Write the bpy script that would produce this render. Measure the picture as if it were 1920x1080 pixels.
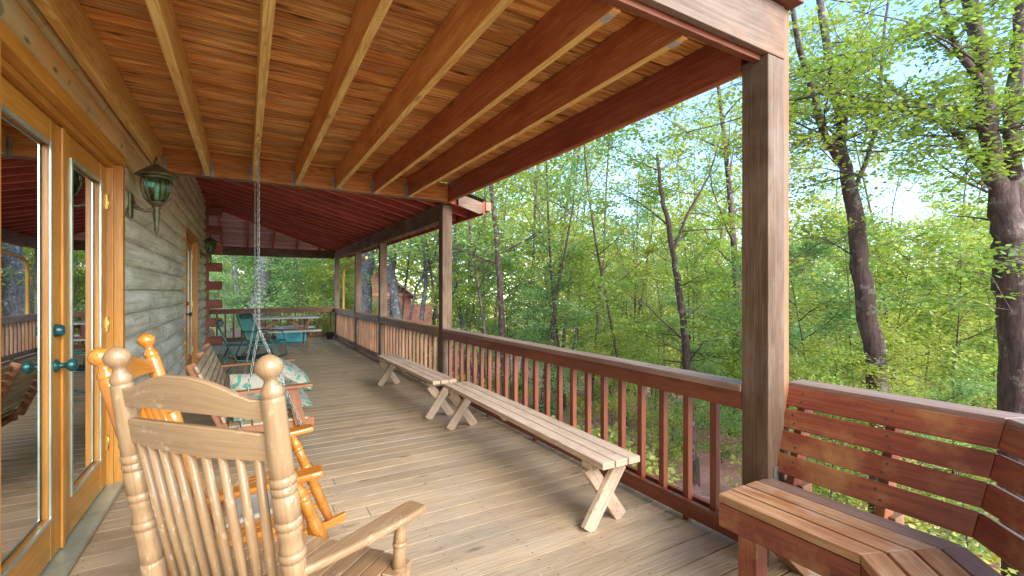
import bpy, math, random
import numpy as np
from mathutils import Vector, Matrix
R = math.radians
for o in list(bpy.data.objects): bpy.data.objects.remove(o, do_unlink=True)
S = bpy.context.scene
COL = S.collection

# ------------------------------------------------------------------ camera
YAW = math.atan(500/860.)
cam = bpy.data.cameras.new('camera'); camo = bpy.data.objects.new('camera', cam); COL.objects.link(camo)
camo.location = (0, 0, 1.40); camo.rotation_euler = (R(90), 0, -YAW)
cam.sensor_width = 36; cam.lens = 860/1920*36; cam.shift_y = 6/1920.
cam.clip_start = 0.05; cam.clip_end = 900
S.camera = camo
# ------------------------------------------------------------------ world, sun, exposure
SUN_EL, SUN_AZ = R(30), R(170)          # azimuth clockwise from +Y: the sun stands low behind the camera
w = bpy.data.worlds.new('World'); S.world = w; w.use_nodes = True
nt = w.node_tree
sky = nt.nodes.new('ShaderNodeTexSky'); sky.sky_type = 'NISHITA'; sky.sun_disc = False
sky.sun_elevation = SUN_EL; sky.sun_rotation = SUN_AZ
sky.air_density = 1.0; sky.dust_density = .3; sky.ozone_density = 4.0
bg = nt.nodes['Background']; bg.inputs['Strength'].default_value = 0.14
nt.links.new(sky.outputs[0], bg.inputs[0])
sl = bpy.data.lights.new('sun', 'SUN'); sl.energy = 2.0; sl.angle = R(50); sl.color = (1, .92, .80)
slo = bpy.data.objects.new('sun', sl); COL.objects.link(slo)
dirv = Vector((math.sin(SUN_AZ)*math.cos(SUN_EL), math.cos(SUN_AZ)*math.cos(SUN_EL), math.sin(SUN_EL)))
slo.rotation_euler = dirv.to_track_quat('Z', 'Y').to_euler()
S.view_settings.view_transform = 'Standard'; S.view_settings.look = 'None'
S.view_settings.exposure = 2.25; S.view_settings.gamma = 1.0
S.render.engine = 'CYCLES'
S.cycles.max_bounces = 10; S.cycles.diffuse_bounces = 6; S.cycles.glossy_bounces = 4; S.cycles.transparent_max_bounces = 8

# ------------------------------------------------------------------ materials
def newmat(name):
    m = bpy.data.materials.new(name); m.use_nodes = True
    nt = m.node_tree; b = nt.nodes['Principled BSDF']
    return m, nt, b
def nd(nt, t, **k):
    n = nt.nodes.new(t)
    for a, v in k.items():
        if a.startswith('i_'): n.inputs[int(a[2:])].default_value = v
        else: setattr(n, a, v)
    return n
def math_(nt, op, a, b=None, c=None, clamp=False):
    n = nt.nodes.new('ShaderNodeMath'); n.operation = op; n.use_clamp = clamp
    for i, x in enumerate((a, b, c)):
        if x is None: continue
        if isinstance(x, (int, float)): n.inputs[i].default_value = x
        else: nt.links.new(x, n.inputs[i])
    return n.outputs[0]
def mix(nt, f, a, b, blend='MIX'):
    n = nt.nodes.new('ShaderNodeMix'); n.data_type = 'RGBA'; n.blend_type = blend
    for i, x in ((0, f), (6, a), (7, b)):
        if isinstance(x, (int, float)): n.inputs[i].default_value = x
        elif isinstance(x, tuple): n.inputs[i].default_value = (x+(1,))[:4]
        else: nt.links.new(x, n.inputs[i])
    return n.outputs[2]
def rng(nt, x, a, b, c=0., d=1.):
    n = nt.nodes.new('ShaderNodeMapRange'); n.clamp = True
    nt.links.new(x, n.inputs[0])
    for i, v in enumerate((a, b, c, d)): n.inputs[i+1].default_value = v
    return n.outputs[0]
def comb(nt, x, y, z):
    n = nt.nodes.new('ShaderNodeCombineXYZ')
    for i, v in enumerate((x, y, z)):
        if isinstance(v, (int, float)): n.inputs[i].default_value = v
        else: nt.links.new(v, n.inputs[i])
    return n.outputs[0]
def noise(nt, vec, scale=1., detail=3., rough=.55, dist=0.):
    n = nt.nodes.new('ShaderNodeTexNoise'); nt.links.new(vec, n.inputs['Vector'])
    n.inputs['Scale'].default_value = scale; n.inputs['Detail'].default_value = detail
    n.inputs['Roughness'].default_value = rough; n.inputs['Distortion'].default_value = dist
    return n.outputs['Fac']

def wood(name, base, dark, light=None, grain=.55, rings=.35, knots=.5, blotch=.35, rough=.6, tonev=.25,
         wear=None, wearamt=.5, bump=.25, stain=None, stsc=1.3, spec=.35, coat=0., ringf=26.):
    """board wood: grain runs along u of the UV map (metres); 'tone' is one random number per board"""
    m, nt, b = newmat(name)
    uv = nd(nt, 'ShaderNodeUVMap'); sp = nd(nt, 'ShaderNodeSeparateXYZ'); nt.links.new(uv.outputs[0], sp.inputs[0])
    at = nd(nt, 'ShaderNodeAttribute', attribute_name='tone'); t = at.outputs['Fac']
    u, v = sp.outputs[0], sp.outputs[1]
    off = math_(nt, 'MULTIPLY', t, 71.3)
    g = noise(nt, comb(nt, math_(nt, 'MULTIPLY', u, 1.6), math_(nt, 'MULTIPLY', v, 75.), off), 1., 4., .65)
    gl = noise(nt, comb(nt, math_(nt, 'MULTIPLY', u, .7), math_(nt, 'MULTIPLY', v, 9.), off), 1., 2., .5, .3)
    rg = math_(nt, 'SINE', math_(nt, 'MULTIPLY', gl, ringf*3.14))
    rg = math_(nt, 'MULTIPLY_ADD', rg, .5, .5)
    rg = math_(nt, 'POWER', rg, 2.5)
    bl = noise(nt, comb(nt, math_(nt, 'MULTIPLY', u, 2.1), math_(nt, 'MULTIPLY', v, 6.), math_(nt, 'ADD', off, 9.)), 1., 4., .6)
    vo = nd(nt, 'ShaderNodeTexVoronoi', voronoi_dimensions='3D')
    nt.links.new(comb(nt, math_(nt, 'MULTIPLY', u, 2.0), math_(nt, 'MULTIPLY', v, 7.), off), vo.inputs['Vector'])
    fine = noise(nt, comb(nt, math_(nt, 'MULTIPLY', u, 7.), math_(nt, 'MULTIPLY', v, 210.), off), 1., 3., .6)
    vo.inputs['Scale'].default_value = 1.
    kn = rng(nt, vo.outputs['Distance'], .05, .16, 1., 0.)
    light = light or tuple(min(1, c*1.35) for c in base)
    c = mix(nt, rng(nt, bl, .35, .7, 0, 1), base, light)
    c = mix(nt, math_(nt, 'MULTIPLY', rng(nt, g, .42, .72), grain), c, dark)
    c = mix(nt, math_(nt, 'MULTIPLY', rg, rings), c, dark)
    c = mix(nt, math_(nt, 'MULTIPLY', rng(nt, bl, .55, .3), blotch), c, dark)
    c = mix(nt, math_(nt, 'MULTIPLY', rng(nt, fine, .5, .7), grain*.6), c, dark)
    c = mix(nt, math_(nt, 'MULTIPLY', kn, knots), c, tuple(x*.45 for x in dark))
    if stain:
        s = noise(nt, nd(nt, 'ShaderNodeNewGeometry').outputs['Position'], stsc, 5., .65)
        c = mix(nt, math_(nt, 'MULTIPLY', rng(nt, s, .48, .68), stain[3]), c, stain[:3])
    if wear:
        s = noise(nt, comb(nt, math_(nt, 'MULTIPLY', u, 22.), math_(nt, 'MULTIPLY', v, 60.), off), 1., 5., .7)
        s2 = noise(nt, comb(nt, math_(nt, 'MULTIPLY', u, 3.), math_(nt, 'MULTIPLY', v, 6.), off), 1., 2., .5)
        f = math_(nt, 'MULTIPLY', rng(nt, s, .56, .62), rng(nt, s2, .46, .56))
        c = mix(nt, math_(nt, 'MULTIPLY', f, wearamt), c, wear)
    tn = rng(nt, t, 0., 1., 1-tonev, 1+tonev)
    c = mix(nt, 1., c, comb(nt, tn, tn, tn), 'MULTIPLY')
    nt.links.new(c, b.inputs['Base Color'])
    b.inputs['Roughness'].default_value = rough
    nt.links.new(rng(nt, g, .3, .8, rough*.85, min(1, rough*1.25)), b.inputs['Roughness'])
    b.inputs['Specular IOR Level'].default_value = spec
    b.inputs['Coat Weight'].default_value = coat; b.inputs['Coat Roughness'].default_value = .25
    bp = nd(nt, 'ShaderNodeBump'); bp.inputs['Strength'].default_value = bump; bp.inputs['Distance'].default_value = .004
    h = math_(nt, 'ADD', math_(nt, 'MULTIPLY', g, -1.), math_(nt, 'MULTIPLY', rg, -.4))
    nt.links.new(h, bp.inputs['Height']); nt.links.new(bp.outputs[0], b.inputs['Normal'])
    return m
def simple(name, col, rough=.5, metal=0., var=.15, scale=8., bump=0., spec=.5, col2=None):
    m, nt, b = newmat(name)
    tc = nd(nt, 'ShaderNodeTexCoord')
    n = noise(nt, tc.outputs['Object'], scale, 5., .6)
    c = mix(nt, rng(nt, n, .35, .65), tuple(x*(1-var) for x in col), col2 or tuple(min(1, x*(1+var)) for x in col))
    nt.links.new(c, b.inputs['Base Color'])
    b.inputs['Roughness'].default_value = rough; b.inputs['Metallic'].default_value = metal
    b.inputs['Specular IOR Level'].default_value = spec
    if bump:
        bp = nd(nt, 'ShaderNodeBump'); bp.inputs['Strength'].default_value = bump; bp.inputs['Distance'].default_value = .01
        nt.links.new(n, bp.inputs['Height']); nt.links.new(bp.outputs[0], b.inputs['Normal'])
    return m

M = {}
M['deck'] = wood('deck_wood', (.46, .345, .215), (.25, .172, .10), (.515, .40, .26), grain=.4, rings=.15, knots=.7, blotch=.3, rough=.55, tonev=.11, stain=(.30, .31, .29, .35), bump=.5)
M['ceil'] = wood('ceiling_boards_wood', (.93, .43, .095), (.27, .065, .012), (.95, .58, .19), grain=.95, rings=.45, knots=.9, blotch=.35, rough=.6, tonev=.22, bump=.5)
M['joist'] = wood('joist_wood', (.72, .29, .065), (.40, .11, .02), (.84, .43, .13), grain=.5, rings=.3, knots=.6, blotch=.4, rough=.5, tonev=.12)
M['joistpalelit'] = wood('pale_and_bounce_lit_joist_wood', (.78, .50, .13), (.46, .22, .05), (.86, .63, .22), grain=.5, rings=.5, knots=.7, blotch=.3, rough=.5, tonev=.08)  # pale joists; also paints deck bounce light onto the other joists' undersides
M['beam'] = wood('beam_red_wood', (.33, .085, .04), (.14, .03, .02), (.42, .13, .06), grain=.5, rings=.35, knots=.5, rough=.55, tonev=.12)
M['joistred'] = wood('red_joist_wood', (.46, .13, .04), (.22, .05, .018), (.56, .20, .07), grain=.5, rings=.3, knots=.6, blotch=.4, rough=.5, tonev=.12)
M['rafterlit'] = wood('rafter_bounce_lit_edge', (.52, .24, .17), (.30, .11, .08), None, grain=.3, rings=.2, knots=.2)  # rafter undersides: light bounced off the deck, put into the colour
M['ledger'] = wood('ledger_wood', (.60, .25, .055), (.30, .09, .02), (.72, .36, .10), grain=.5, rings=.6, knots=.6, rough=.5, tonev=.05)
M['header'] = wood('weathered_header_wood', (.17, .118, .082), (.08, .05, .035), (.23, .17, .125), grain=.5, rings=.3, knots=.5, blotch=.5, rough=.7, tonev=.08, stain=(.38, .17, .07, .5))
M['post'] = wood('post_wood', (.155, .09, .05), (.06, .035, .02), (.22, .145, .095), grain=.6, rings=.3, knots=.5, blotch=.5, rough=.7, tonev=.12, stain=(.20, .18, .15, .6))
M['rail'] = wood('railing_red_stain', (.185, .043, .014), (.085, .016, .007), (.25, .075, .028), grain=.45, rings=.2, knots=.4, rough=.42, tonev=.14, spec=.5)
M['railfar'] = wood('railing_brown_wood', (.27, .13, .06), (.12, .05, .025), (.36, .20, .11), grain=.5, rings=.2, knots=.4, rough=.55, tonev=.16)
M['railcap'] = wood('railing_cap_wood', (.28, .165, .125), (.14, .07, .048), (.37, .25, .20), grain=.5, rings=.25, knots=.4, rough=.4, tonev=.08, spec=.6)
M['rafter'] = wood('rafter_red_wood', (.42, .075, .042), (.20, .03, .02), (.52, .12, .07), grain=.4, rings=.3, knots=.4, rough=.6, tonev=.2)
M['roofboard'] = wood('roof_board_pink_wood', (.62, .36, .27), (.34, .15, .11), (.74, .48, .38), grain=.6, rings=.3, knots=.6, rough=.65, tonev=.2)
M['benchtan'] = wood('bench_tan_wood', (.58, .44, .31), (.33, .21, .13), (.66, .53, .40), grain=.5, rings=.2, knots=.45, rough=.6, tonev=.06, wear=(.22, .14, .09), wearamt=.7)
M['builtin'] = wood('bench_red_wood', (.29, .062, .026), (.12, .022, .012), (.38, .12, .055), grain=.55, rings=.35, knots=.8, blotch=.5, rough=.38, tonev=.1, spec=.55, stain=(.46, .24, .08, .8), stsc=3.2)
M['builtinseat'] = wood('bench_seat_worn_wood', (.42, .19, .07), (.24, .09, .035), (.62, .40, .22), grain=.6, rings=.35, knots=.7, blotch=.5, rough=.42, tonev=.1, spec=.5, stain=(.50, .40, .28, .75), stsc=3.)
M['tan'] = wood('chair_tan_paint', (.32, .20, .10), (.19, .105, .05), (.37, .245, .13), grain=.5, rings=.08, knots=0., blotch=.35, rough=.36, tonev=.03, wear=(.56, .44, .29), wearamt=.6, bump=.08, spec=.5)
M['orange'] = wood('chair_orange_varnish', (.50, .175, .02), (.30, .075, .01), (.60, .24, .035), grain=.4, rings=.25, knots=.1, blotch=.3, rough=.2, tonev=.08, bump=.05, spec=.6, coat=.5)
M['swing'] = wood('swing_wood', (.36, .28, .17), (.18, .12, .07), (.46, .38, .25), grain=.6, rings=.25, knots=.4, rough=.6, tonev=.15)
M['swingred'] = wood('swing_frame_wood', (.25, .11, .05), (.16, .06, .035), None, grain=.5, rings=.25, knots=.4, rough=.6, tonev=.12)
M['door'] = wood('door_honey_wood', (.50, .215, .03), (.30, .105, .014), (.60, .29, .055), grain=.4, rings=.15, knots=.1, blotch=.25, rough=.35, tonev=.08, spec=.5)
M['doorlow'] = M['door']
M['logend'] = wood('log_end_wood', (.30, .105, .07), (.14, .04, .03), None, grain=.4, rings=.3, knots=.4, rough=.65, tonev=.1)
M['picnic'] = wood('picnic_table_wood', (.52, .48, .44), (.30, .25, .21), (.66, .62, .58), grain=.5, rings=.2, knots=.4, rough=.6, tonev=.1)
M['picnicleg'] = wood('picnic_leg_wood', (.34, .17, .10), (.17, .07, .04), None, rough=.6)
M['metal'] = simple('galvanised_metal', (.42, .44, .44), .4, .8, .2, 30)
M['chain'] = simple('chain_metal', (.33, .36, .33), .4, .8, .2, 40)
M['brass'] = simple('brass_metal', (.72, .5, .15), .35, .9, .1, 30)
M['patina'] = simple('green_patina_knob', (.012, .065, .07), .3, .35, .3, 25, col2=(.02, .12, .115))
M['bronze'] = simple('lantern_bronze', (.15, .10, .065), .5, .5, .35, 25, col2=(.14, .17, .09), bump=.1)
M['thresh'] = simple('threshold_metal', (.42, .55, .50), .3, .6, .2, 5)
M['green'] = simple('green_powder_coat', (.025, .09, .08), .35, .2, .2, 10)
M['sling'] = simple('green_sling_fabric', (.07, .24, .20), .6, 0., .2, 60)
M['slingdark'] = simple('dark_sling_fabric', (.02, .06, .07), .6, 0., .2, 60)
M['cyan'] = simple('cyan_plastic', (.05, .50, .58), .35)
M['white'] = simple('white_plastic', (.72, .76, .76), .4, 0, .05)
M['black'] = simple('black_plastic', (.02, .022, .025), .4)
M['ochre'] = simple('downspout_ochre', (.40, .24, .05), .4, .1, .2, 3)
M['gutter'] = simple('gutter_brown', (.24, .13, .07), .5, 0, .2, 4)
M['shingle'] = simple('roof_shingle', (.12, .11, .10), .9, 0, .3, 14, .3)
M['cushion'] = None
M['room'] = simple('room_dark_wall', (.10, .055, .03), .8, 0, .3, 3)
M['roomfloor'] = simple('room_floor', (.16, .15, .14), .6, 0, .2, 3)
M['curtain'] = simple('pale_curtain', (.72, .74, .74), .9, 0, .06, 4)
M['redhouse'] = simple('red_cabin_siding', (.26, .10, .075), .8, 0, .2, 3)
M['redroof'] = simple('cabin_roof', (.30, .22, .19), .8, 0, .2, 3)
M['redtrim'] = simple('cabin_trim', (.46, .24, .15), .8, 0, .1, 3)
M['debris'] = simple('dry_leaf_bits', (.40,.27,.13), .9, 0, .4, 30)
M['stripwood'] = wood('orange_brown_trim', (.25, .125, .06), (.13, .055, .025), None, grain=.4, rings=.2, knots=.2)
M['under'] = simple('dark_deck_underside', (.045,.03,.02), .9, 0, .2, 5)
M['screw'] = simple('screw_heads', (.06,.05,.045), .6)
M['pad'] = simple('grey_seat_pad', (.38, .37, .34), .9, 0, .15, 30)
# cushion: teal leaves and brown scrolls on cream
m, nt, b = newmat('floral_cushion_fabric')
tc = nd(nt, 'ShaderNodeTexCoord')
nz = nd(nt, 'ShaderNodeTexNoise'); nt.links.new(tc.outputs['Object'], nz.inputs['Vector']); nz.inputs['Scale'].default_value = 5.; nz.inputs['Detail'].default_value = 2.
dv = nd(nt, 'ShaderNodeVectorMath', operation='MULTIPLY_ADD'); nt.links.new(nz.outputs['Color'], dv.inputs[0]); dv.inputs[1].default_value = (.35, .35, .35); nt.links.new(tc.outputs['Object'], dv.inputs[2])
v1 = nd(nt, 'ShaderNodeTexVoronoi', voronoi_dimensions='3D'); v1.inputs['Scale'].default_value = 14.; nt.links.new(dv.outputs[0], v1.inputs['Vector'])
v2 = nd(nt, 'ShaderNodeTexVoronoi', voronoi_dimensions='3D'); v2.inputs['Scale'].default_value = 17.; nt.links.new(dv.outputs[0], v2.inputs['Vector'])
sr = nd(nt, 'ShaderNodeSeparateColor'); nt.links.new(v1.outputs['Color'], sr.inputs[0])
c = mix(nt, math_(nt, 'MULTIPLY', rng(nt, v1.outputs['Distance'], .42, .38), math_(nt, 'GREATER_THAN', sr.outputs[0], .28)), (.36, .345, .27), (.03, .28, .19))
c = mix(nt, math_(nt, 'MULTIPLY', rng(nt, v1.outputs['Distance'], .22, .2), math_(nt, 'GREATER_THAN', sr.outputs[1], .5)), c, (.24, .13, .09))
wv = math_(nt, 'SINE', math_(nt, 'MULTIPLY', v2.outputs['Distance'], 22.))
c = mix(nt, rng(nt, wv, .82, .92, 0, .8), c, (.16, .13, .11))
nt.links.new(c, b.inputs['Base Color']); b.inputs['Roughness'].default_value = .9
M['cushion'] = m
# logs: weathered grey-green below, honey under the ceiling
m, nt, b = newmat('log_siding_wood')
uv = nd(nt, 'ShaderNodeUVMap'); sp = nd(nt, 'ShaderNodeSeparateXYZ'); nt.links.new(uv.outputs[0], sp.inputs[0])
t = nd(nt, 'ShaderNodeAttribute', attribute_name='tone').outputs['Fac']; off = math_(nt, 'MULTIPLY', t, 53.)
gpos = nd(nt, 'ShaderNodeNewGeometry').outputs['Position']; ps = nd(nt, 'ShaderNodeSeparateXYZ'); nt.links.new(gpos, ps.inputs[0])
u, v = sp.outputs[0], sp.outputs[1]
g = noise(nt, comb(nt, math_(nt, 'MULTIPLY', u, 1.2), math_(nt, 'MULTIPLY', v, 45.), off), 1., 5., .65)
bl = noise(nt, comb(nt, math_(nt, 'MULTIPLY', u, 1.5), math_(nt, 'MULTIPLY', v, 4.), off), 1., 4., .6)
hz = math_(nt, 'ADD', ps.outputs[2], math_(nt, 'MULTIPLY', math_(nt, 'SUBTRACT', bl, .5), 1.2))
yf = rng(nt, ps.outputs[1], 3.5, 7.5, 1., .45)
hf = math_(nt, 'MULTIPLY', rng(nt, hz, 1.95, 2.4), yf)
c = mix(nt, rng(nt, bl, .35, .65), (.50, .47, .36), (.80, .79, .66))
h = mix(nt, rng(nt, bl, .4, .62), (.58, .27, .06), (.46, .38, .19))
c = mix(nt, hf, c, h)
c = mix(nt, math_(nt, 'MULTIPLY', rng(nt, g, .45, .72), .5), c, (.15, .10, .06))
vo = nd(nt, 'ShaderNodeTexVoronoi', voronoi_dimensions='3D'); nt.links.new(comb(nt, math_(nt, 'MULTIPLY', u, 3.), math_(nt, 'MULTIPLY', v, 9.), off), vo.inputs['Vector']); vo.inputs['Scale'].default_value = 1.
c = mix(nt, rng(nt, vo.outputs['Distance'], .05, .13, .85, 0.), c, (.07, .04, .025))
ck = noise(nt, comb(nt, math_(nt, 'MULTIPLY', u, 9.), math_(nt, 'MULTIPLY', v, 7.), off), 1., 2., .5)
c = mix(nt, math_(nt, 'MULTIPLY', rng(nt, ck, .66, .7), .6), c, (.10, .09, .07))
nt.links.new(c, b.inputs['Base Color']); b.inputs['Roughness'].default_value = .5; b.inputs['Specular IOR Level'].default_value = .5
bp = nd(nt, 'ShaderNodeBump'); bp.inputs['Strength'].default_value = .4; bp.inputs['Distance'].default_value = .006
nt.links.new(math_(nt, 'MULTIPLY', g, -1.), bp.inputs['Height']); nt.links.new(bp.outputs[0], b.inputs['Normal'])
M['log'] = m
# thin window glass
def glassmat(name, tint, boost=1.6, rough=.0):
    m = bpy.data.materials.new(name); m.use_nodes = True; nt = m.node_tree; nt.nodes.clear()
    out = nd(nt, 'ShaderNodeOutputMaterial'); mx = nd(nt, 'ShaderNodeMixShader')
    tr = nd(nt, 'ShaderNodeBsdfTransparent'); tr.inputs[0].default_value = tint
    gl = nd(nt, 'ShaderNodeBsdfGlossy'); gl.inputs['Roughness'].default_value = rough
    fr = nd(nt, 'ShaderNodeFresnel'); fr.inputs[0].default_value = 1.5
    f = math_(nt, 'MULTIPLY', fr.outputs[0], boost, clamp=True)
    nt.links.new(f, mx.inputs[0]); nt.links.new(tr.outputs[0], mx.inputs[1]); nt.links.new(gl.outputs[0], mx.inputs[2])
    nt.links.new(mx.outputs[0], out.inputs[0]); return m
M['glass'] = glassmat('window_glass', (.9, .95, .95, 1), 3.2)
M['lglass'] = glassmat('lantern_glass', (.45, .78, .62, 1), 2.5, .08)

# ------------------------------------------------------------------ mesh builder
rnd = random.Random(7)
class MB:
    def __init__(s): s.V=[]; s.F=[]; s.UV=[]; s.T=[]; s.SM=[]; s.MI=[]
    def add(s, vs, fs, uvs, tone=None, smooth=False, mi=0):
        n = len(s.V); tone = rnd.random() if tone is None else tone
        s.V += [tuple(v) for v in vs]; s.T += [tone]*len(vs)
        for f, u in zip(fs, uvs):
            s.F.append(tuple(i+n for i in f)); s.UV.append(u); s.SM.append(smooth); s.MI.append(mi)
        return s
    def board(s, p0, p1, w, h, up=(0,0,1), tone=None, mi=0, w1=None, h1=None):
        p0 = Vector(p0); p1 = Vector(p1); d = p1-p0; L = d.length; d.normalize()
        up = Vector(up); sd = d.cross(up).normalized(); up = sd.cross(d).normalized()
        w1 = w if w1 is None else w1; h1 = h if h1 is None else h1
        vs = []
        for p, ww, hh in ((p0, w, h), (p1, w1, h1)):
            for a, b in ((-1,-1),(1,-1),(1,1),(-1,1)): vs.append(p+sd*(a*ww/2)+up*(b*hh/2))
        fs = [(0,1,5,4),(1,2,6,5),(2,3,7,6),(3,0,4,7),(3,2,1,0),(4,5,6,7)]
        o = rnd.random()*5; vv = [0, w, w+h, 2*w+h, 2*w+2*h]; uvs = []
        for k in range(4):
            uvs.append([(o, vv[k]),(o, vv[k+1]),(o+L, vv[k+1]),(o+L, vv[k])])
        e = [(0,0),(h*.3,0),(h*.3,w),(0,w)]
        uvs += [e, e]
        return s.add(vs, fs, uvs, tone, False, mi)
    def box(s, x0, x1, y0, y1, z0, z1, tone=None, mi=0):
        dx, dy, dz = x1-x0, y1-y0, z1-z0; cx, cy, cz = (x0+x1)/2, (y0+y1)/2, (z0+z1)/2
        if dx >= dy and dx >= dz: return s.board((x0,cy,cz),(x1,cy,cz), dy, dz, (0,0,1), tone, mi)
        if dy >= dz: return s.board((cx,y0,cz),(cx,y1,cz), dx, dz, (0,0,1), tone, mi)
        return s.board((cx,cy,z0),(cx,cy,z1), dx, dy, (0,1,0), tone, mi)
    def tube(s, pts, rs, n=8, tone=None, mi=0, cap=True, smooth=True, squash=1.):
        pts = [Vector(p) for p in pts]
        if isinstance(rs, (int, float)): rs = [rs]*len(pts)
        vs=[]; fs=[]; uvs=[]; L=0; ls=[]; prev=None
        for i, p in enumerate(pts):
            if i: L += (p-pts[i-1]).length
            ls.append(L)
            d = (pts[min(i+1,len(pts)-1)]-pts[max(i-1,0)]).normalized()
            if prev is None: a = d.orthogonal().normalized() if abs(d.z) > .9 or True else None
            else: a = (prev - d*prev.dot(d)).normalized()
            prev = a; b2 = d.cross(a)
            for k in range(n):
                t = 2*math.pi*k/n; vs.append(p+(a*math.cos(t)+b2*math.sin(t)*squash)*rs[i])
        for i in range(len(pts)-1):
            for k in range(n):
                k2 = (k+1)%n; r = max(rs[i], .01)
                fs.append((i*n+k, i*n+k2, (i+1)*n+k2, (i+1)*n+k))
                va, vb = k/n*6.28*r, (k+1)/n*6.28*r
                uvs.append([(ls[i],va),(ls[i],vb),(ls[i+1],vb),(ls[i+1],va)])
        s.add(vs, fs, uvs, tone, smooth, mi)
        if cap:
            m = len(s.V)-len(vs)
            for base, rev in ((0, True), ((len(pts)-1)*n, False)):
                f = [m+base+k for k in range(n)]
                if rev: f.reverse()
                s.F.append(tuple(f)); s.UV.append([(0,0)]*n); s.SM.append(False); s.MI.append(mi)
        return s
    def lathe(s, p0, p1, prof, n=16, tone=None, mi=0):
        """prof: (distance from p0 in metres, radius)"""
        p0 = Vector(p0); d = (Vector(p1)-p0).normalized()
        return s.tube([p0+d*a for a, r in prof], [r for a, r in prof], n, tone, mi)
    def prism(s, outline, org, ex, ey, ez, th, tone=None, mi=0, smooth=False):
        """outline in (ex,ey) plane, extruded th along ez, centred"""
        org, ex, ey, ez = map(Vector, (org, ex, ey, ez)); n = len(outline)
        vs = [org+ex*a+ey*b-ez*th/2 for a, b in outline]+[org+ex*a+ey*b+ez*th/2 for a, b in outline]
        o = rnd.random()*3
        fs = [tuple(reversed(range(n))), tuple(range(n, 2*n))]
        uvs = [[(a+o, b) for a, b in reversed(outline)], [(a+o, b) for a, b in outline]]
        for k in range(n):
            k2 = (k+1)%n; fs.append((k, k2, n+k2, n+k))
            (a, b), (c, d) = outline[k], outline[k2]
            uvs.append([(a+o, b),(c+o, d),(c+o, d+th),(a+o, b+th)])
        return s.add(vs, fs, uvs, tone, smooth, mi)
    def grid(s, pts, tone=None, mi=0, smooth=True, flip=False):
        """pts[i][j] Vector grid"""
        ni, nj = len(pts), len(pts[0]); vs = [p for row in pts for p in row]; fs=[]; uvs=[]
        for i in range(ni-1):
            for j in range(nj-1):
                f = (i*nj+j, i*nj+j+1, (i+1)*nj+j+1, (i+1)*nj+j)
                q = [vs[k] for k in f]; lu = (Vector(q[1])-Vector(q[0])).length
                fs.append(tuple(reversed(f)) if flip else f)
                uvs.append([(j*lu, i*.05),((j+1)*lu, i*.05),((j+1)*lu,(i+1)*.05),(j*lu,(i+1)*.05)])
        return s.add(vs, fs, uvs, tone, smooth, mi)
    def build(s, name, mats, parent=None, bevel=0., world=True, solid=0., sub=0):
        me = bpy.data.meshes.new(name); me.from_pydata(s.V, [], s.F)
        uvl = me.uv_layers.new(name='UVMap')
        uvl.data.foreach_set('uv', [c for f in s.UV for p in f for c in p])
        at = me.attributes.new('tone', 'FLOAT', 'POINT'); at.data.foreach_set('value', s.T)
        me.polygons.foreach_set('use_smooth', s.SM); me.polygons.foreach_set('material_index', s.MI)
        for m in (mats if isinstance(mats, (list, tuple)) else [mats]): me.materials.append(m)
        me.update()
        o = bpy.data.objects.new(name, me); COL.objects.link(o)
        if parent is not None:
            o.parent = parent
            if world and parent.parent is None and parent.type == 'EMPTY': o.location = -Vector(parent.location)
        if solid:
            md = o.modifiers.new('solid', 'SOLIDIFY'); md.thickness = solid; md.offset = 0
        if bevel:
            md = o.modifiers.new('bevel', 'BEVEL'); md.width = bevel; md.segments = 2; md.limit_method = 'ANGLE'; md.angle_limit = R(40); md.harden_normals = False
        if sub:
            md = o.modifiers.new('sub', 'SUBSURF'); md.levels = sub; md.render_levels = sub
        return o
def lit_underside(mb):  # bottom face gets the second material, which paints in deck bounce light
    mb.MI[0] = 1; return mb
def tag(o, label=None, cat=None, group=None, kind=None):
    if label: o['label'] = label
    if cat: o['category'] = cat
    if group: o['group'] = group
    if kind: o['kind'] = kind
    return o
def thing(name, label, cat, loc=(0,0,0), rz=0., group=None):
    o = bpy.data.objects.new(name, None); COL.objects.link(o); o.location = loc; o.rotation_euler = (0,0,rz)
    o.empty_display_size = .2
    return tag(o, label, cat, group)
def copytree(o, parent=None):
    c = o.copy(); COL.objects.link(c)
    if parent is not None: c.parent = parent
    for ch in list(o.children): copytree(ch, c)
    return c
def B(): return MB()

# ================================================================== deck
WX = -.80          # wall plane
d = B(); y = -3.0; P = .148
while y < 10.93:
    ye = min(y+P-.011, 10.94)
    x0, x1 = WX, 2.47
    if rnd.random() < .35:
        xm = rnd.uniform(.2, 1.5)
        d.box(x0, xm-.002, y, ye, -.038, 0); d.box(xm+.002, x1, y, ye, -.038, 0)
    else: d.box(x0, x1, y, ye, -.038, 0)
    y += P
x = -4.2
while x < 2.46:
    d.box(x, min(x+P-.006, 2.47), 12.6 if x < WX-.05 else 10.95, 14.72, -.038, 0); x += P
nx = len(d.F)
y = -3.0
while y < 10.9:
    for k in range(8):
        for dy in (.035, .108):
            sx_, sy_ = -.72+.41*k+rnd.uniform(-.008,.008), y+dy+rnd.uniform(-.006,.006)
            d.add([(sx_+.0045*math.cos(a), sy_+.0045*math.sin(a), .0006) for a in [i*6.283/6 for i in range(6)]], [tuple(range(6))], [[(0,0)]*6], .5, False, 1)
    y += P
tag(d.build('deck_floor', [M['deck'], M['screw']]), kind='structure')
d = B(); d.box(-4.2, 2.44, -3, 14.7, -.30, -.20, mi=1); d.box(2.445, 2.483, -3, 14.72, -.28, -.002)
for k in range(9): d.box(-.78+.40*k, -.742+.40*k, -3, 10.9, -.20, -.042, mi=1)
tag(d.build('deck_frame', [M['railfar'], M['under']]), kind='structure')

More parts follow.
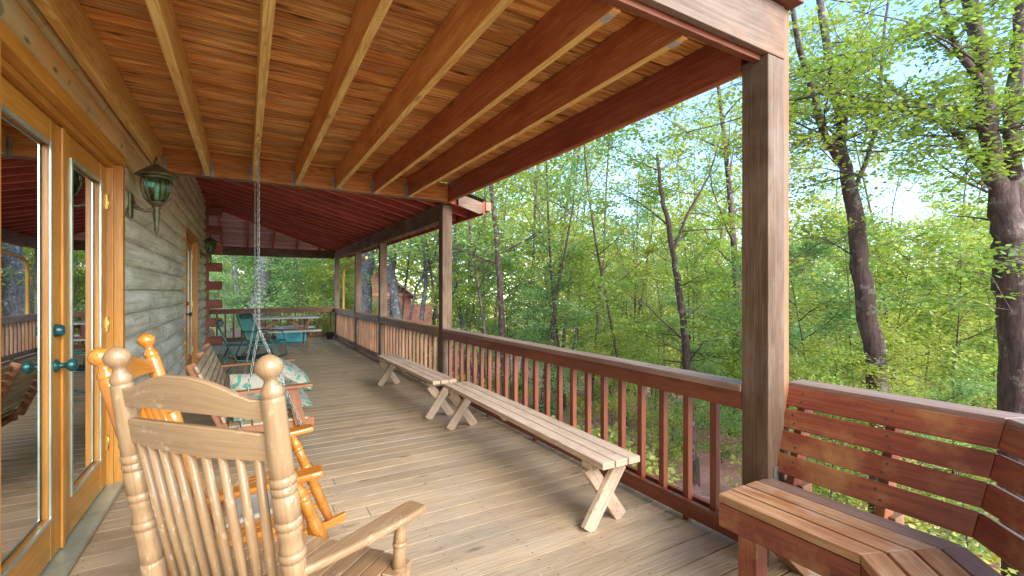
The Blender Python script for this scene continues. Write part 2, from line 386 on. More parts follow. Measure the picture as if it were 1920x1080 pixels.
# ================================================================== railings
def railing(label, p0, p1, step=.19, feet=(), cap=.145, top=.90, capside=0., mat='rail', capmat='railcap', first=None, lat=0.):
    p0 = Vector((*p0, 0)); p1 = Vector((*p1, 0)); dv = (p1-p0); L = dv.length; dv.normalize(); n = Vector((dv.y, -dv.x, 0))  # n: outwards (right of direction reversed)
    if capside < 0: n = -n
    t = thing('deck_railing', label, 'railing', tuple(p0), 0, 'railings around the deck')
    up = Vector((0,0,1))
    c = p0+n*.045
    B().board(c+up*(top-.019), c+dv*L+up*(top-.019), cap, .038).build('rail_cap', M[capmat], t, .004)
    for o_ in (0., .085):
        a = p0+n*(o_-.0+.002)
        B().board(a+up*(top-.086), a+dv*L+up*(top-.086), .036, .094).build('top_rail', M[mat], t, .003)
        B().board(a+up*.093, a+dv*L+up*.093, .036, .094).build('bottom_rail', M[mat], t, .003)
    s = first if first is not None else step*.6; i = 0
    while s < L-.06:
        a = p0+dv*s+n*.0445
        z0 = 0.0 if i in feet else .075
        B().board(a+up*z0, a+up*(top-.045), .040, .040, up=n).build('baluster', M[mat], t, .002)
        s += step; i += 1
    return t
railing('near railing with red-brown balusters right beside the long bench', (2.31,1.503), (2.31,5.805), first=.205, feet=(1,5,10,15))
railing('second railing section with brown balusters behind the short bench', (2.31,5.975), (2.31,9.13), feet=(4,9,13), mat='railfar', capmat='railfar')
railing('third railing section between the two far side posts', (2.31,9.275), (2.31,11.45), feet=(5,), mat='railfar', capmat='railfar')
railing('last side railing section that ends at the far corner post', (2.31,11.595), (2.31,14.45), feet=(7,), mat='railfar', capmat='railfar')
railing('end railing behind the picnic table across the far end', (-4.0,14.52), (2.30,14.52), step=.19, capside=-1, mat='rail', capmat='rail', top=.92)

# ================================================================== posts
def post(label, x0, x1, y0, y1, z1, extra=None):
    o = thing('porch_post', label, 'post', ((x0+x1)/2, (y0+y1)/2, 0), 0, 'porch posts along the railing')
    B().box(x0, x1, y0, y1, 0, z1).build('shaft', M['post'], o, .005)
    if extra: extra(o)
    return o
def strip(o):
    B().box(2.438, 2.488, 1.362, 1.47, -.25, 2.884, tone=.6).build('trim_strip', M['stripwood'], o, .003)
    B().box(2.33, 2.37, 1.349, 1.354, .40, .50).build('bracket', M['metal'], o)
post('thick foreground post beside the built-in red bench', 2.29, 2.434, 1.355, 1.50, 2.606, strip)
post('second post with sunlit face where the two benches meet', 2.30, 2.44, 5.82, 5.965, 2.572)
post('third post behind the far end of the short bench', 2.30, 2.44, 9.13, 9.27, 2.355)
post('fourth post just before the corner, beyond the short bench', 2.30, 2.44, 11.45, 11.59, 2.355)
post('corner post where side and end railings meet', 2.305, 2.44, 14.46, 14.59, 2.355)

# ================================================================== near flat roof
t = thing('porch_ceiling', 'flat porch ceiling of orange boards on exposed joists over the deck', 'porch roof', (.8, 3.5, 2.57))
JB, JT = 2.575, 2.81
for i, xc in enumerate((-.722, -.33, .085, .495, .915, 1.345, 1.765)):
    lit_underside(B().box(xc-.0225, xc+.0225, 1.438, 5.598, JB, JT, tone=rnd.uniform(.3, .7))).build('joist', [M['joistpalelit'] if i < 3 else (M['joist'] if i < 5 else M['joistred']), M['joistpalelit']], t, .004)
    h = B()
    for sx in (-1, 1):
        h.box(xc+sx*.0245-.0012, xc+sx*.0245+.0012, 5.545, 5.597, JB-.002, JB+.15)
        h.box(min(xc+sx*.026, xc+sx*.05), max(xc+sx*.026, xc+sx*.05), 5.5945, 5.5975, JB-.002, JB+.15)
    h.box(xc-.024, xc+.024, 5.545, 5.597, JB-.004, JB-.001)
    h.build('joist_hanger', M['metal'], t)
B().box(WX, 2.288, 5.60, 5.64, JB, JT, tone=.5).build('ledger', M['ledger'], t, .003)
B().box(WX, 2.288, 5.602, 5.66, JB-.012, JB-.002).build('flashing', M['header'], t)
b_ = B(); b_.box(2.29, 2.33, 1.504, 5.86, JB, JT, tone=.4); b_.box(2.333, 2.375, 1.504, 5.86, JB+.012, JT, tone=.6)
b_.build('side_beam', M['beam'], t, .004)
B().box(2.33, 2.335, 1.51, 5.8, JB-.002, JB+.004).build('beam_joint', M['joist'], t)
B().box(-.9, 2.435, 1.355, 1.393, 2.612, 2.885, tone=.5).build('header_board', M['header'], t, .003)
B().box(-.9, 2.40, 1.396, 1.434, 2.585, 2.808, tone=.5).build('inner_header', M['rail'], t, .003)
B().box(-.9, 2.50, 1.29, 1.41, 2.889, 2.935).build('cap_board', M['rail'], t, .004)
B().box(2.379, 2.434, 1.40, 5.86, 2.66, 2.935, tone=.5).build('side_fascia', M['header'], t, .003)
for xt, yt in ((1.345, 1.50), (1.765, 1.50)):
    B().box(xt-.018, xt+.02, yt-.03, yt+.03, JB-.003, JB-.001).build('joist_tag', M['pad'], t)
cb = B(); y = 1.44
while y < 5.595:
    x0 = -.80; ye = min(y+.134, 5.597)
    while x0 < 2.37:
        x1 = min(2.375, x0+rnd.uniform(1.2, 3.2))
        if x1 > 2.1: x1 = 2.375
        cb.box(x0, x1-.002, y, ye, JT+.002+rnd.uniform(0,.006), JT+.038); x0 = x1
    y += .145
cb.build('ceiling_boards', M['ceil'], t, .003)
B().box(-1.0, 2.37, 1.41, 5.66, JT+.045, JT+.07).build('light_block_floor', M['shingle'], t)  # unseen upper deck slab, added to stop light leaking between the ceiling boards

# ================================================================== far hip roof
XB, YB, XW, YW = 2.29, 14.5, -.78, 12.15
ZB, ZW = 2.60, 3.36
t = thing('hip_roof', 'dark red hipped porch roof with exposed rafters over the far deck', 'porch roof', (1, 10, 2.4))
m1 = (ZW-ZB)/(XB-XW); m2 = (ZW-ZB)/(YB-YW)
z1 = lambda X: ZB+(XB-X)*m1
z2 = lambda Y: ZB+(YB-Y)*m2
hipx = lambda Y: XB-(YB-Y)/(YB-YW)*(XB-XW)
hipy = lambda X: YB-(XB-X)/(XB-XW)*(YB-YW)
RD = .14
y = 5.72; k = 0
while y < 14.35:
    xs = max(XW, hipx(y)+.02) if y > YW else XW
    a = Vector((xs, y, z1(xs)+RD/2)); b2 = Vector((2.80, y, z1(2.80)+RD/2))
    lit_underside(B().board(a, b2, .038, RD, tone=rnd.uniform(.2,.9))).build('rafter', [M['rafter'], M['rafterlit']], t, .002)
    y += .405
x = -3.6
while x < 2.2:
    ys = max(YW, hipy(x)+.02) if x > XW else YW+.2
    B().board((x, ys, z2(ys)+RD/2), (x, 15.0, z2(15.0)+RD/2), .038, RD).build('rafter', M['rafter'], t, .002)
    x += .61
B().board((XW, YW, ZW+RD/2-.03), (2.8, YB+.39, ZB-.13+RD/2-.03), .045, RD+.05).build('hip_rafter', M['rafter'], t, .002)
# roof boards (under-surface) as individual boards along the slope
rb = B(); n = 24
for i in range(n):
    xa = XW+(2.80-XW)*i/n; xb_ = XW+(2.80-XW)*(i+1)/n-.006
    ya = 5.66; yb2 = hipy(min((xa+xb_)/2, XB)) if (xa+xb_)/2 < XB else YB+.3
    za, zb_ = z1(xa)+RD+.012, z1(xb_)+RD+.012; tn = rnd.random()
    rb.add([(xa,ya,za),(xb_,ya,zb_),(xb_,yb2,zb_),(xa,yb2,za)], [(0,3,2,1)], [[(0,0),(yb2-ya,0),(yb2-ya,.15),(0,.15)]], tn)
rb.build('roof_boards', M['rafter'], t)
rb = B(); n = 19
for i in range(n):
    ya = YW+(15.0-YW)*i/n; yb2 = YW+(15.0-YW)*(i+1)/n-.008
    ym = (ya+yb2)/2; xe = hipx(min(ym, YB)) if ym < YB else XB+.3
    za, zb_ = z2(ya)+RD+.012, z2(yb2)+RD+.012
    rb.add([(-4.2,ya,za),(xe,ya,za),(xe,yb2,zb_),(-4.2,yb2,zb_)], [(0,3,2,1)], [[(0,0),(0,.15),(xe+4.2,.15),(xe+4.2,0)]], rnd.random())
rb.build('end_roof_boards', M['roofboard'], t)
# shingles above
sh = B()
for off, mt in ((RD+.02, 0), (RD+.05, 0)):
    A = lambda X, Y, z: (X, Y, z+off)
    sh.add([A(XW,5.62,ZW),A(2.86,5.62,z1(2.86)),A(2.86,YB+.45,z1(2.86)),A(XB,YB,ZB),A(XW,YW,ZW)], [(0,1,2,3,4)], [[(0,0)]*5])
    sh.add([A(-4.2,YW,ZW),A(XW,YW,ZW),A(XB,YB,ZB),A(2.86,YB+.45,z2(YB+.45)),A(-4.2,YB+.45,z2(YB+.45))], [(0,1,2,3,4)], [[(0,0)]*5])
sh.build('shingles', M['shingle'], t)
bb = B(); bb.box(2.295, 2.36, 5.97, 14.46, 2.36, 2.598, tone=.3); bb.box(2.362, 2.44, 5.865, 14.60, 2.362, 2.597, tone=.6); bb.box(2.295, 2.36, 5.865, 5.97, 2.576, 2.598)
bb.build('side_beam', M['post'], t, .004)
B().box(-4.2, 2.293, 14.46, 14.59, 2.37, 2.60, tone=.2).build('end_beam', M['post'], t, .004)
B().box(2.81, 2.84, 5.62, 14.97, z1(2.82)-.02, z1(2.82)+RD+.015, tone=.4).build('fascia', M['rafter'], t, .003)
B().box(2.842, 2.93, 5.60, 14.97, z1(2.82)+.03, z1(2.82)+RD+.01, tone=.4).build('gutter', M['gutter'], t, .01)
B().prism([(2.45, z1(2.45)-.02),(2.76, z1(2.76)-.03),(2.84, z1(2.84)+.02),(2.84, z1(2.84)+RD),(2.45, z1(2.45)+RD)], (0,5.645,0), (1,0,0), (0,0,1), (0,-1,0), .035, tone=.7).build('rake_board', M['header'], t, .003)
B().prism([(XW, JT+.08),(2.28, JT+.08),(XW, z1(XW)+RD)], (0,5.68,0), (1,0,0), (0,0,1), (0,-1,0), .03).build('light_block_panel', M['rafter'], t)  # unseen panel added to close a light leak above the flat roof

# ================================================================== log cabin wall
cab = thing('log_cabin', 'log cabin wall of rounded grey-green logs along the left of the deck', 'house', (-.8, 6, 0))
DOORS = [(2.26, 4.28), (8.20, 10.22)]
DH = 2.37
lw = B(); z = .08-.19; kk = 0
while z < 3.45:
    spans = [(-3.0, 12.30)]
    if z < 2.35:
        spans = [(-3.0, DOORS[0][0]+.01), (DOORS[0][1]-.01, DOORS[1][0]+.01), (DOORS[1][1]-.01, 12.30)]
    zc = z+.19
    for a, b2 in spans:
        nseg = 10; prof = []
        for i in range(nseg+1):
            th = math.pi*i/nseg; s_ = -math.cos(th)
            prof.append((WX-.012+.062*math.sin(th)**.75, z+.095+.0945*s_))
        cuts = [a]
        while b2-cuts[-1] > 4.2: cuts.append(cuts[-1]+rnd.uniform(2.2, 3.8))
        cuts.append(b2)
        for ca_, cb_ in zip(cuts[:-1], cuts[1:]):
            if cb_-ca_ < .05: continue
            vs = [(px, ca_, pz) for px, pz in prof]+[(px, cb_-.002, pz) for px, pz in prof]; n = nseg+1
            fs = [(i, n+i, n+i+1, i+1) for i in range(nseg)]; uvs = []
            for i in range(nseg): uvs.append([(ca_, i*.03),(cb_, i*.03),(cb_,(i+1)*.03),(ca_,(i+1)*.03)])
            lw.add(vs, fs, uvs, None, True)
            lw.add([v for v in vs[n:]], [tuple(range(n))], [[(v[2], .1) for v in vs[n:]]], None, False)
    z += .19; kk += 1
lw.build('log_wall', M['log'], cab)
bk = B()
for a, b2 in ((-3.0, DOORS[0][0]), (DOORS[0][1], DOORS[1][0]), (DOORS[1][1], 12.30)): bk.box(-.95, -.815, a, b2, -.3, 3.45)
for a, b2 in DOORS: bk.box(-.95, -.815, a, b2, DH, 3.45)
bk.box(-4.2, -.95, 12.15, 12.30, -.3, 3.45)
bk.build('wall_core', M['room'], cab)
B().box(-1.05, -.90, -6.0, 12.2, 3.46, 5.8).build('unseen_shade_wall', M['log'], cab)  # unseen upper storey, added to block sun from the house side
B().box(-.95, -.80, -8.0, -3.0, -.3, 3.45).build('rear_wall', M['log'], cab)
B().board((-5,3,7.2),(-.55,3,5.75),18.8,.16).build('unseen_shade_roof', M['shingle'], cab)  # unseen roof over the added storey, put in to shade the deck
for k in range(8):
    zt = .187+.413*k
    B().box(-.79, -.45, 12.16, 12.33, zt, zt+.195).build('log_end', M['logend'], cab, .012)
B().box(-.84, -.70, 12.18, 12.26, 0, 3.3).build('corner_board', M['railfar'], cab)
rm = B()
rm.box(-4.8, -.96, -2.5, 12.1, -.10, .02, mi=1); rm.box(-4.9, -4.8, -2.5, 12.1, 0, .8); rm.box(-4.9, -4.8, -2.5, 12.1, 2.2, 2.6); rm.box(-4.9, -4.8, -2.5, 1.0, .8, 2.2); rm.box(-4.9, -4.8, 6.5, 12.1, .8, 2.2); rm.box(-4.8, -.96, -2.6, -2.5, 0, 2.6); rm.box(-4.8, -.96, 12.0, 12.1, 0, 2.6); rm.box(-4.8, -.96, -2.5, 12.1, 2.6, 2.7)  # opening in the unseen back wall added to let sky light into the room
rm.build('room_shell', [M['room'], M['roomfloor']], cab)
def french_door(y0, label):
    D = B()
    y1 = y0+2.02
    # casing (top, sides)
    fr = B()
    fr.box(-.835, -.752, y0, y0+.07, .0, DH-.075); fr.box(-.835, -.752, y1-.07, y1, .0, DH-.075); fr.box(-.835, -.748, y0-.01, y1+.01, DH-.073, DH-.005)
    fr.box(-.90, -.80, y0+.072, y0+.10, .05, 2.27); fr.box(-.90, -.80, y1-.10, y1-.072, .05, 2.27); fr.box(-.90, -.80, y0+.102, y1-.102, 2.262, 2.295)
    door = fr.build('french_door', M['door'], cab, .004); door['label'] = label
    ya, yb2 = y0+.105, y1-.105; ym = (ya+yb2)/2
    for s0, s1 in ((ya, ym-.003), (ym+.003, yb2)):
        X0, X1 = -.885, -.835
        sf = B(); st = .15
        sf.box(X0, X1, s0, s0+st, .06, 2.258); sf.box(X0, X1, s1-st, s1, .06, 2.258)
        sf.box(X0+.001, X1-.001, s0+st, s1-st, 2.13, 2.257); sf.box(X0+.001, X1-.001, s0+st, s1-st, .061, .27)
        sf.build('door_leaf', M['door'], door, .004)
        bd = B(); q = .016
        bd.box(X1-.001, X1+.006, s0+st-.004, s0+st+q, .262, 2.138); bd.box(X1-.001, X1+.006, s1-st-q, s1-st+.004, .262, 2.138)
        bd.box(X1-.001, X1+.0055, s0+st+q, s1-st-q, 2.12, 2.138); bd.box(X1-.001, X1+.0055, s0+st+q, s1-st-q, .262, .28)
        bd.build('glazing_bead', M['thresh'], door)
        B().box(X1-.022, X1-.018, s0+st-.004, s1-st+.004, .262, 2.138).build('glass', M['glass'], door)
    B().box(-.834, -.822, ym-.022, ym+.022, .06, 2.255).build('astragal', M['door'], door, .003)
    kb = B(); ky = ym-.085
    kb.lathe((-.836,ky,1.02), (-.7,ky,1.02), [(0,.034),(.008,.034),(.014,.02),(.024,.013),(.04,.014),(.048,.026),(.06,.033),(.074,.032),(.084,.022),(.087,.002)], 20)
    kb.build('door_knob', M['patina'], door)
    kb = B(); kb.lathe((-.836,ky,1.20), (-.7,ky,1.20), [(0,.034),(.016,.032),(.03,.026),(.034,.024),(.036,.002)], 20)
    kb.build('deadbolt', M['patina'], door)
    for zh in (.35, 1.17, 2.02):
        hg = B(); hg.box(-.838, -.826, y1-.118, y1-.10, zh-.05, zh+.05); hg.tube([(-.826,y1-.104,zh-.052),(-.826,y1-.104,zh+.052)], .006, 8); hg.build('hinge', M['brass'], door)
    B().box(-.90, -.742, y0+.04, y1-.04, .030, .052).build('threshold', M['thresh'], door, .003)
    B().box(-.88, -.752, y0+.04, y1-.04, .001, .029).build('sill', M['door'], door, .002)
    return door
french_door(2.26, 'near pair of honey wood glass doors reflecting the deck')
french_door(8.20, 'far glass doors beyond the first lantern')
# curtain inside the near door
cu = B(); pts = []
for i in range(13):
    row = []
    for j in range(60):
        yy = 3.34+.36*j/59*(1-.25*math.sin(i/12*1.2)); row.append(Vector((-.99-.02*math.sin(j*.9+i*.1), yy, 2.2-2.14*i/12)))
    pts.append(row)
o = cu.grid(pts).build('curtain', M['curtain'], solid=.002); tag(o, 'long pale curtain hanging inside the near glass door', 'curtain')

# ================================================================== lanterns
def lantern(label, y, zc, group='wall lanterns on the log wall'):
    t = thing('wall_lantern', label, 'lantern', (-.745, y, zc), 0, group)
    cx = .155
    pl = B(); pl.board((0,0,-.21), (0,0,-.02), .10, .024, up=(1,0,0)).build('wall_plate', M['bronze'], t, .012, world=False)
    a = B(); a.tube([(0,0,-.11),(.04,0,-.135),(.09,0,-.15),(.13,0,-.135),(cx,0,-.12)], [.013,.012,.011,.012,.014], 10)
    a.tube([(0,0,-.06),(.03,0,-.10),(.06,0,-.135)], [.008,.007,.006], 8); a.build('arm', M['bronze'], t, world=False)
    r = B(); r.lathe((cx,0,.12), (cx,0,1), [(0,.136),(.008,.138),(.02,.125),(.05,.085),(.075,.045),(.085,.022),(.10,.014),(.112,.02),(.125,.014),(.14,.008),(.155,.003)], 8)
    r.build('lantern_roof', M['bronze'], t, world=False)
    f = B(); n = 6; top = .092; bot = .055
    f.lathe((cx,0,.10), (cx,0,1), [(0,.098),(.02,.10)], n); f.lathe((cx,0,-.075), (cx,0,-1), [(0,.062),(.012,.055),(.03,.035),(.05,.02)], n)
    prof = [(.10,.094),(.05,.097),(.0,.092),(-.045,.076),(-.075,.056)]
    for k in range(n):
        an = math.pi*2*k/n
        f.tube([(cx+math.cos(an)*rr, math.sin(an)*rr, zz) for zz, rr in prof], .0065, 6)
    f.build('cage', M['bronze'], t, world=False)
    g = B(); g.tube([(cx,0,zz) for zz, rr in prof], [rr-.004 for zz, rr in prof], n, cap=False, smooth=False); g.build('glass_panes', M['lglass'], t, world=False)
    tl = B(); tl.lathe((cx,0,-.10), (cx,0,-1), [(0,.024),(.02,.028),(.04,.018),(.06,.024),(.09,.022),(.16,.015),(.19,.018),(.205,.010),(.225,.006),(.24,.002)], 12); tl.build('tail', M['bronze'], t, world=False)
    bl = B(); bl.lathe((cx,0,-.06), (cx,0,1), [(0,.014),(.05,.014),(.055,.012),(.09,.02),(.115,.012),(.13,.002)], 10); bl.build('bulb', M['white'], t, world=False)
    return t
lantern('large bronze lantern with green glass beside the near doors', 4.42, 2.16)
lantern('smaller looking dark lantern by the far doors near the log ends', 10.75, 2.24)

# ================================================================== plank benches with X legs
def xbench(label, x0, y0, x1, y1, z=.435):
    a = Vector((x0, y0, 0)); b2 = Vector((x1, y1, 0)); L = (b2-a).length; rz = math.atan2(-(x1-x0), (y1-y0))
    t = thing('plank_bench', label, 'bench', tuple(a), rz, 'plank benches along the railing')   # local y = length
    for k in (-1, 0, 1):
        B().box(k*.095-.0435, k*.095+.0435, rnd.uniform(0,.006), L-rnd.uniform(0,.008), z-.038, z, tone=.5+.1*k).build('seat_plank', M['benchtan'], t, .004, world=False)
    for yy in (.16, L-.16):
        B().box(-.135, .135, yy-.045, yy+.045, z-.078, z-.040).build('seat_cleat', M['benchtan'], t, .003, world=False)
        for s, dy in ((1, .020), (-1, -.020)):
            B().board((s*.145, yy+dy, .004), (-s*.105, yy+dy, z-.082), .038, .085, up=(1,0,0)).build('leg', M['benchtan'], t, .004, world=False)
    B().prism([(-.13,z-.04),(.13,z-.04),(.10,z-.078),(-.10,z-.078)], (0,L/2,0), (1,0,0), (0,0,1), (0,-1,0), .038).build('centre_cleat', M['benchtan'], t, .003, world=False)
    return t
xbench('long low tan plank bench in front of the near railing', 1.865, 1.95, 1.93, 4.50)
xbench('shorter weathered plank bench between the second and third posts', 1.87, 4.66, 1.855, 7.02)

# ================================================================== built-in corner bench
t = thing('corner_bench', 'built-in red slatted bench that bends around the deck corner', 'bench', (2.1, .9, 0))
def seg(frame, mlen, flip):
    """frame(s, q, z): s = distance from the bend along the seat, q = distance back from the front edge"""
    pass
C0 = Vector((1.92, .80, 0)); miter = math.tan(R(22.5))
dirs = [(Vector((0,1,0)), Vector((1,0,0)), .575), (Vector((-.7071,-.7071,0)), Vector((.7071,-.7071,0)), 1.4)]
for si, (dl, dq, L) in enumerate(dirs):
    def quadboard(q0, q1, z0_, z1_, name, mat, lean=0., qz=None):
        # board from the miter to L, between q0..q1 (top) and thickness; bend mitred; lean tilts for back slats
        A_ = []
        for (q, z) in ((q0, z0_), (q1, z1_)) if qz is None else qz:
            s0 = -q*miter
            A_.append((C0+dl*(s0+.0015)+dq*q+Vector((0,0,z)), C0+dl*L+dq*q+Vector((0,0,z))))
        return A_
    def hexa(q0, q1, za, zb, name, mat, tone=None):
        # horizontal slat
        mb = B(); vs = []
        for q, z in ((q0, za), (q1, za), (q1, zb), (q0, zb)):
            vs.append(C0+dl*(-q*miter+.0015)+dq*q+Vector((0,0,z)))
        for q, z in ((q0, za), (q1, za), (q1, zb), (q0, zb)):
            vs.append(C0+dl*L+dq*q+Vector((0,0,z)))
        fs = [(0,1,5,4),(1,2,6,5),(2,3,7,6),(3,0,4,7),(3,2,1,0),(4,5,6,7)]; w_ = abs(q1-q0); uvs = []
        o_ = rnd.random()*4
        for k in range(4): uvs.append([(o_, k*.11),(o_,(k+1)*.11),(o_+L,(k+1)*.11),(o_+L,k*.11)])
        uvs += [[(0,0),(.02,0),(.02,w_),(0,w_)]]*2
        if si == 1: fs = [tuple(reversed(f)) for f in fs]; uvs = [list(reversed(u_)) for u_ in uvs]
        fs2 = fs
        mb.add(vs, fs2, uvs, tone); return mb.build(name, mat, t, .004)
    for k in range(3): hexa(.104*k, .104*k+.092, .412, .45, 'seat_slat', M['builtinseat'], rnd.uniform(.3,.7))
    hexa(.316, .408, .408, .446, 'seat_slat', M['railcap'])
    hexa(.002, .038, .30, .408, 'front_apron', M['builtin'])
    hexa(.37, .405, .30, .405, 'rear_apron', M['builtin'])
    hexa(.575, .72, .880, .918, 'rail_cap', M['railcap'])
    # back slats, leaning
    q_a, z_a, q_b, z_b = .435, .475, .568, .895
    for k in range(4):
        f0 = k*.260; f1 = f0+.224
        mb = B(); nrm = Vector((z_b-z_a, -(q_b-q_a))).normalized()*.034
        cr = [(q_a+(q_b-q_a)*f0, z_a+(z_b-z_a)*f0), (q_a+(q_b-q_a)*f1, z_a+(z_b-z_a)*f1)]
        cs = [cr[0], (cr[0][0]+nrm.x, cr[0][1]+nrm.y), (cr[1][0]+nrm.x, cr[1][1]+nrm.y), cr[1]]
        vs = [C0+dl*(-q*miter+.0015)+dq*q+Vector((0,0,z)) for q, z in cs]+[C0+dl*L+dq*q+Vector((0,0,z)) for q, z in cs]
        fs = [(0,1,5,4),(1,2,6,5),(2,3,7,6),(3,0,4,7),(3,2,1,0),(4,5,6,7)]; o_ = rnd.random()*4
        vv = [0,.034,.13,.165,.26]
        uvs = [[(o_,vv[j]),(o_,vv[j+1]),(o_+L,vv[j+1]),(o_+L,vv[j])] for j in range(4)]+[[(0,0),(.02,0),(.02,.1),(0,.1)]]*2
        if si == 1: fs = [tuple(reversed(f)) for f in fs]; uvs = [list(reversed(u_)) for u_ in uvs]
        mb.add(vs, fs, uvs, .3+.15*k)
        for s_ in ((.12, .50) if si == 0 else (.35, .95)):
            for ff in (.06, .155):
                f_ = k*.262+ff; q_ = q_a+(q_b-q_a)*f_; z_ = z_a+(z_b-z_a)*f_
                c_ = C0+dl*(s_+rnd.uniform(-.02,.02))+dq*(q_-.0008)+Vector((0,0,z_)); ez = (Vector((0,0,1))+dq*.3).normalized()
                mb.add([c_+dl*(.006*math.cos(a))+ez*(.006*math.sin(a)) for a in [i*6.283/8 for i in range(8)]], [tuple(range(8))], [[(0,0)]*8], .5, False, 1)
        mb.build('back_slat', [M['builtin'], M['screw']], t, .004)
    for s_ in ((.12, .50) if si == 0 else (.35, .95)):
        a = C0+dl*s_
        B().board(a+dq*.468+Vector((0,0,.30)), a+dq*.632+Vector((0,0,.878)), .085, .038, up=dl).build('back_support', M['builtin'], t, .003)
        B().board(a+dq*.54+Vector((0,0,-.2)), a+dq*.54+Vector((0,0,.42)), .09, .09, up=dl).build('rear_post', M['railfar'], t, .003)
        B().board(a+dq*.04+Vector((0,0,.36)), a+dq*.365+Vector((0,0,.36)), .038, .085).build('seat_bearer', M['builtin'], t, .003)
    for s_ in ((.46,) if si == 0 else (.5,)):
        a = C0+dl*s_
        B().board(a+dq*.085+Vector((0,0,0)), a+dq*.085+Vector((0,0,.405)), .088, .088, up=dl).build('leg', M['builtin'], t, .004)
        B().board(a+dq*.14+Vector((0,0,.30)), a+dq*.50+Vector((0,0,-.02)), .038, .085, up=dl).build('brace', M['stripwood'], t, .003)

# ================================================================== rocking chairs
def rocker(name, label, loc, heading, mat, w=.57, k=.157, ztop=1.20, armz=.61, armlen=.44, flare=.12, ns=9, group=None, tilt=0., seatx=(.10,.56), rock=.86, legfwd=-.01):
    """local +x = the way the chair faces, y = its left; origin under the top of the back"""
    t = thing(name, label, 'rocking chair', loc, heading, group)
    hw = w/2
    fx = lambda z: k*(ztop-z)
    sc = math.sqrt(1+k*k)
    for s in (-1, 1):
        p = Vector((0, s*hw, ztop+.034)); q = Vector((fx(.1), s*hw, .1)); 
        prof = [(.0,.002),(.004,.014),(.012,.025),(.024,.033),(.036,.0345),(.048,.031),(.058,.023),(.066,.016),(.074,.0165),(.084,.021),(.096,.0275),(.106,.029),(.112,.0265),(.116,.025),
                (.118,.0285),(.124,.0295),(.30,.031),(.335,.0315),(.338,.029),(.341,.0335),(.352,.036),(.362,.0335),(.364,.030),(.367,.0335),(.377,.036),(.387,.033),(.389,.030),
                (.392,.034),(.43,.0345),(.462,.034),(.465,.030),(.468,.035),(.478,.037),(.488,.034),(.491,.031),(.496,.034),(.51,.032),(.53,.029),(.55,.031),(.558,.034),(.561,.031),(.564,.036),(.575,.038),(.585,.035),(.588,.031),(.592,.034),(.62,.032),(.66,.033),
                (.70,.033),(.703,.029),(.706,.033),(.72,.034),(.80,.032),(.9,.028),(1.0,.024),(1.11*sc,.020)]
        B().lathe(p, q, prof, 24, tone=.5).build('back_post', mat, t, world=False)
    back = Vector((-1, 0, -k)).normalized()
    def rail(z0, z1, topf, botf, th, nm, bow):
        n = 28; mb = B(); gf=[]; gb=[]
        for i in range(n+1):
            s_ = i/n; yy = -hw+.018+(w-.036)*s_
            zt, zb = topf(s_), botf(s_); bo = -bow*math.sin(math.pi*s_)
            gf.append([Vector((fx(zb)+bo+th/2, yy, zb)), Vector((fx(zt)+bo+th/2, yy, zt)), Vector((fx(zt)+bo+th/2-.004, yy, zt+.004)), Vector((fx(zt)+bo-th/2+.004, yy, zt+.004)), Vector((fx(zt)+bo-th/2, yy, zt)), Vector((fx(zb)+bo-th/2, yy, zb)), Vector((fx(zb)+bo+th/2, yy, zb))])
        # u along the rail
        vs = [p for r_ in gf for p in r_]; m_ = 7; fs=[]; uvs=[]
        for i in range(n):
            for j in range(m_-1):
                fs.append((i*m_+j, (i+1)*m_+j, (i+1)*m_+j+1, i*m_+j+1)); a, b2 = i/n*w, (i+1)/n*w
                va, vb = [0,.1,.105,.115,.12,.22,.25][j:j+2]
                uvs.append([(a,va),(b2,va),(b2,vb),(a,vb)])
        mb.add(vs, fs, uvs, .5, False); o = mb.build(nm, mat, t, world=False)
        for p_ in o.data.polygons: p_.use_smooth = False
    crest = lambda s: 1.095+.068*max(0, math.sin(math.pi*(s*1.16-.08)))**1.2+.012*abs(math.cos(math.pi*s))
    dz = ztop-1.20
    rail(0, 0, lambda s: crest(s)+dz, lambda s: 1.055-.012*math.sin(math.pi*s)*-1+dz, .022, 'crest_rail', .03)
    rail(0, 0, lambda s: 1.012+dz+.012*math.sin(math.pi*s), lambda s: .94+dz, .022, 'lower_back_rail', .03)
    for i in range(ns):
        s_ = (i+.5)/ns; yy = (-hw+.035+(w-.07)*s_); bo = -.03*math.sin(math.pi*(.05+.9*s_))
        za = .945+dz; yb_ = yy*.86
        B().tube([(fx(za)+bo, yy, za), (fx(.68)+bo*.65+.006, (yy+yb_)/2, .68), (fx(.425)+bo*.3+.012, yb_, .425)], [.0115,.0145,.0115], 12, tone=.4+.02*i).build('back_spindle', mat, t, world=False)
    # seat of narrow slats
    x0, x1 = seatx; bw, fw = hw-.01, hw+flare
    yy = -fw
    n = 13; pw = 2*fw/n
    for i in range(n):
        ya, yb_ = -fw+i*pw+.0025, -fw+(i+1)*pw-.0025; ymid = (ya+yb_)/2; m_ = abs(ymid)
        xs = x0 if m_ < bw else x0+(x1-x0)*.9*(m_-bw)/(fw-bw)
        xe = x1-.05*(m_/fw)**3
        if xe-xs < .05: continue
        B().box(xs, xe, ya, yb_, .405-.006*math.cos(m_*4), .428-.006*math.cos(m_*4), tone=.35+.3*rnd.random()).build('seat_slat', mat, t, .003, world=False)
    fr = B(); fr.board((x0+.02,-bw+.02,.385),(x0+.02,bw-.02,.385),.04,.04); fr.board((x1-.04,-fw+.04,.385),(x1-.04,fw-.04,.385),.04,.04)
    fr.board((x0,-bw+.02,.385),(x1-.03,-fw+.03,.385),.04,.04); fr.board((x0,bw-.02,.385),(x1-.03,fw-.03,.385),.04,.04)
    fr.build('seat_frame', mat, t, .003, world=False)
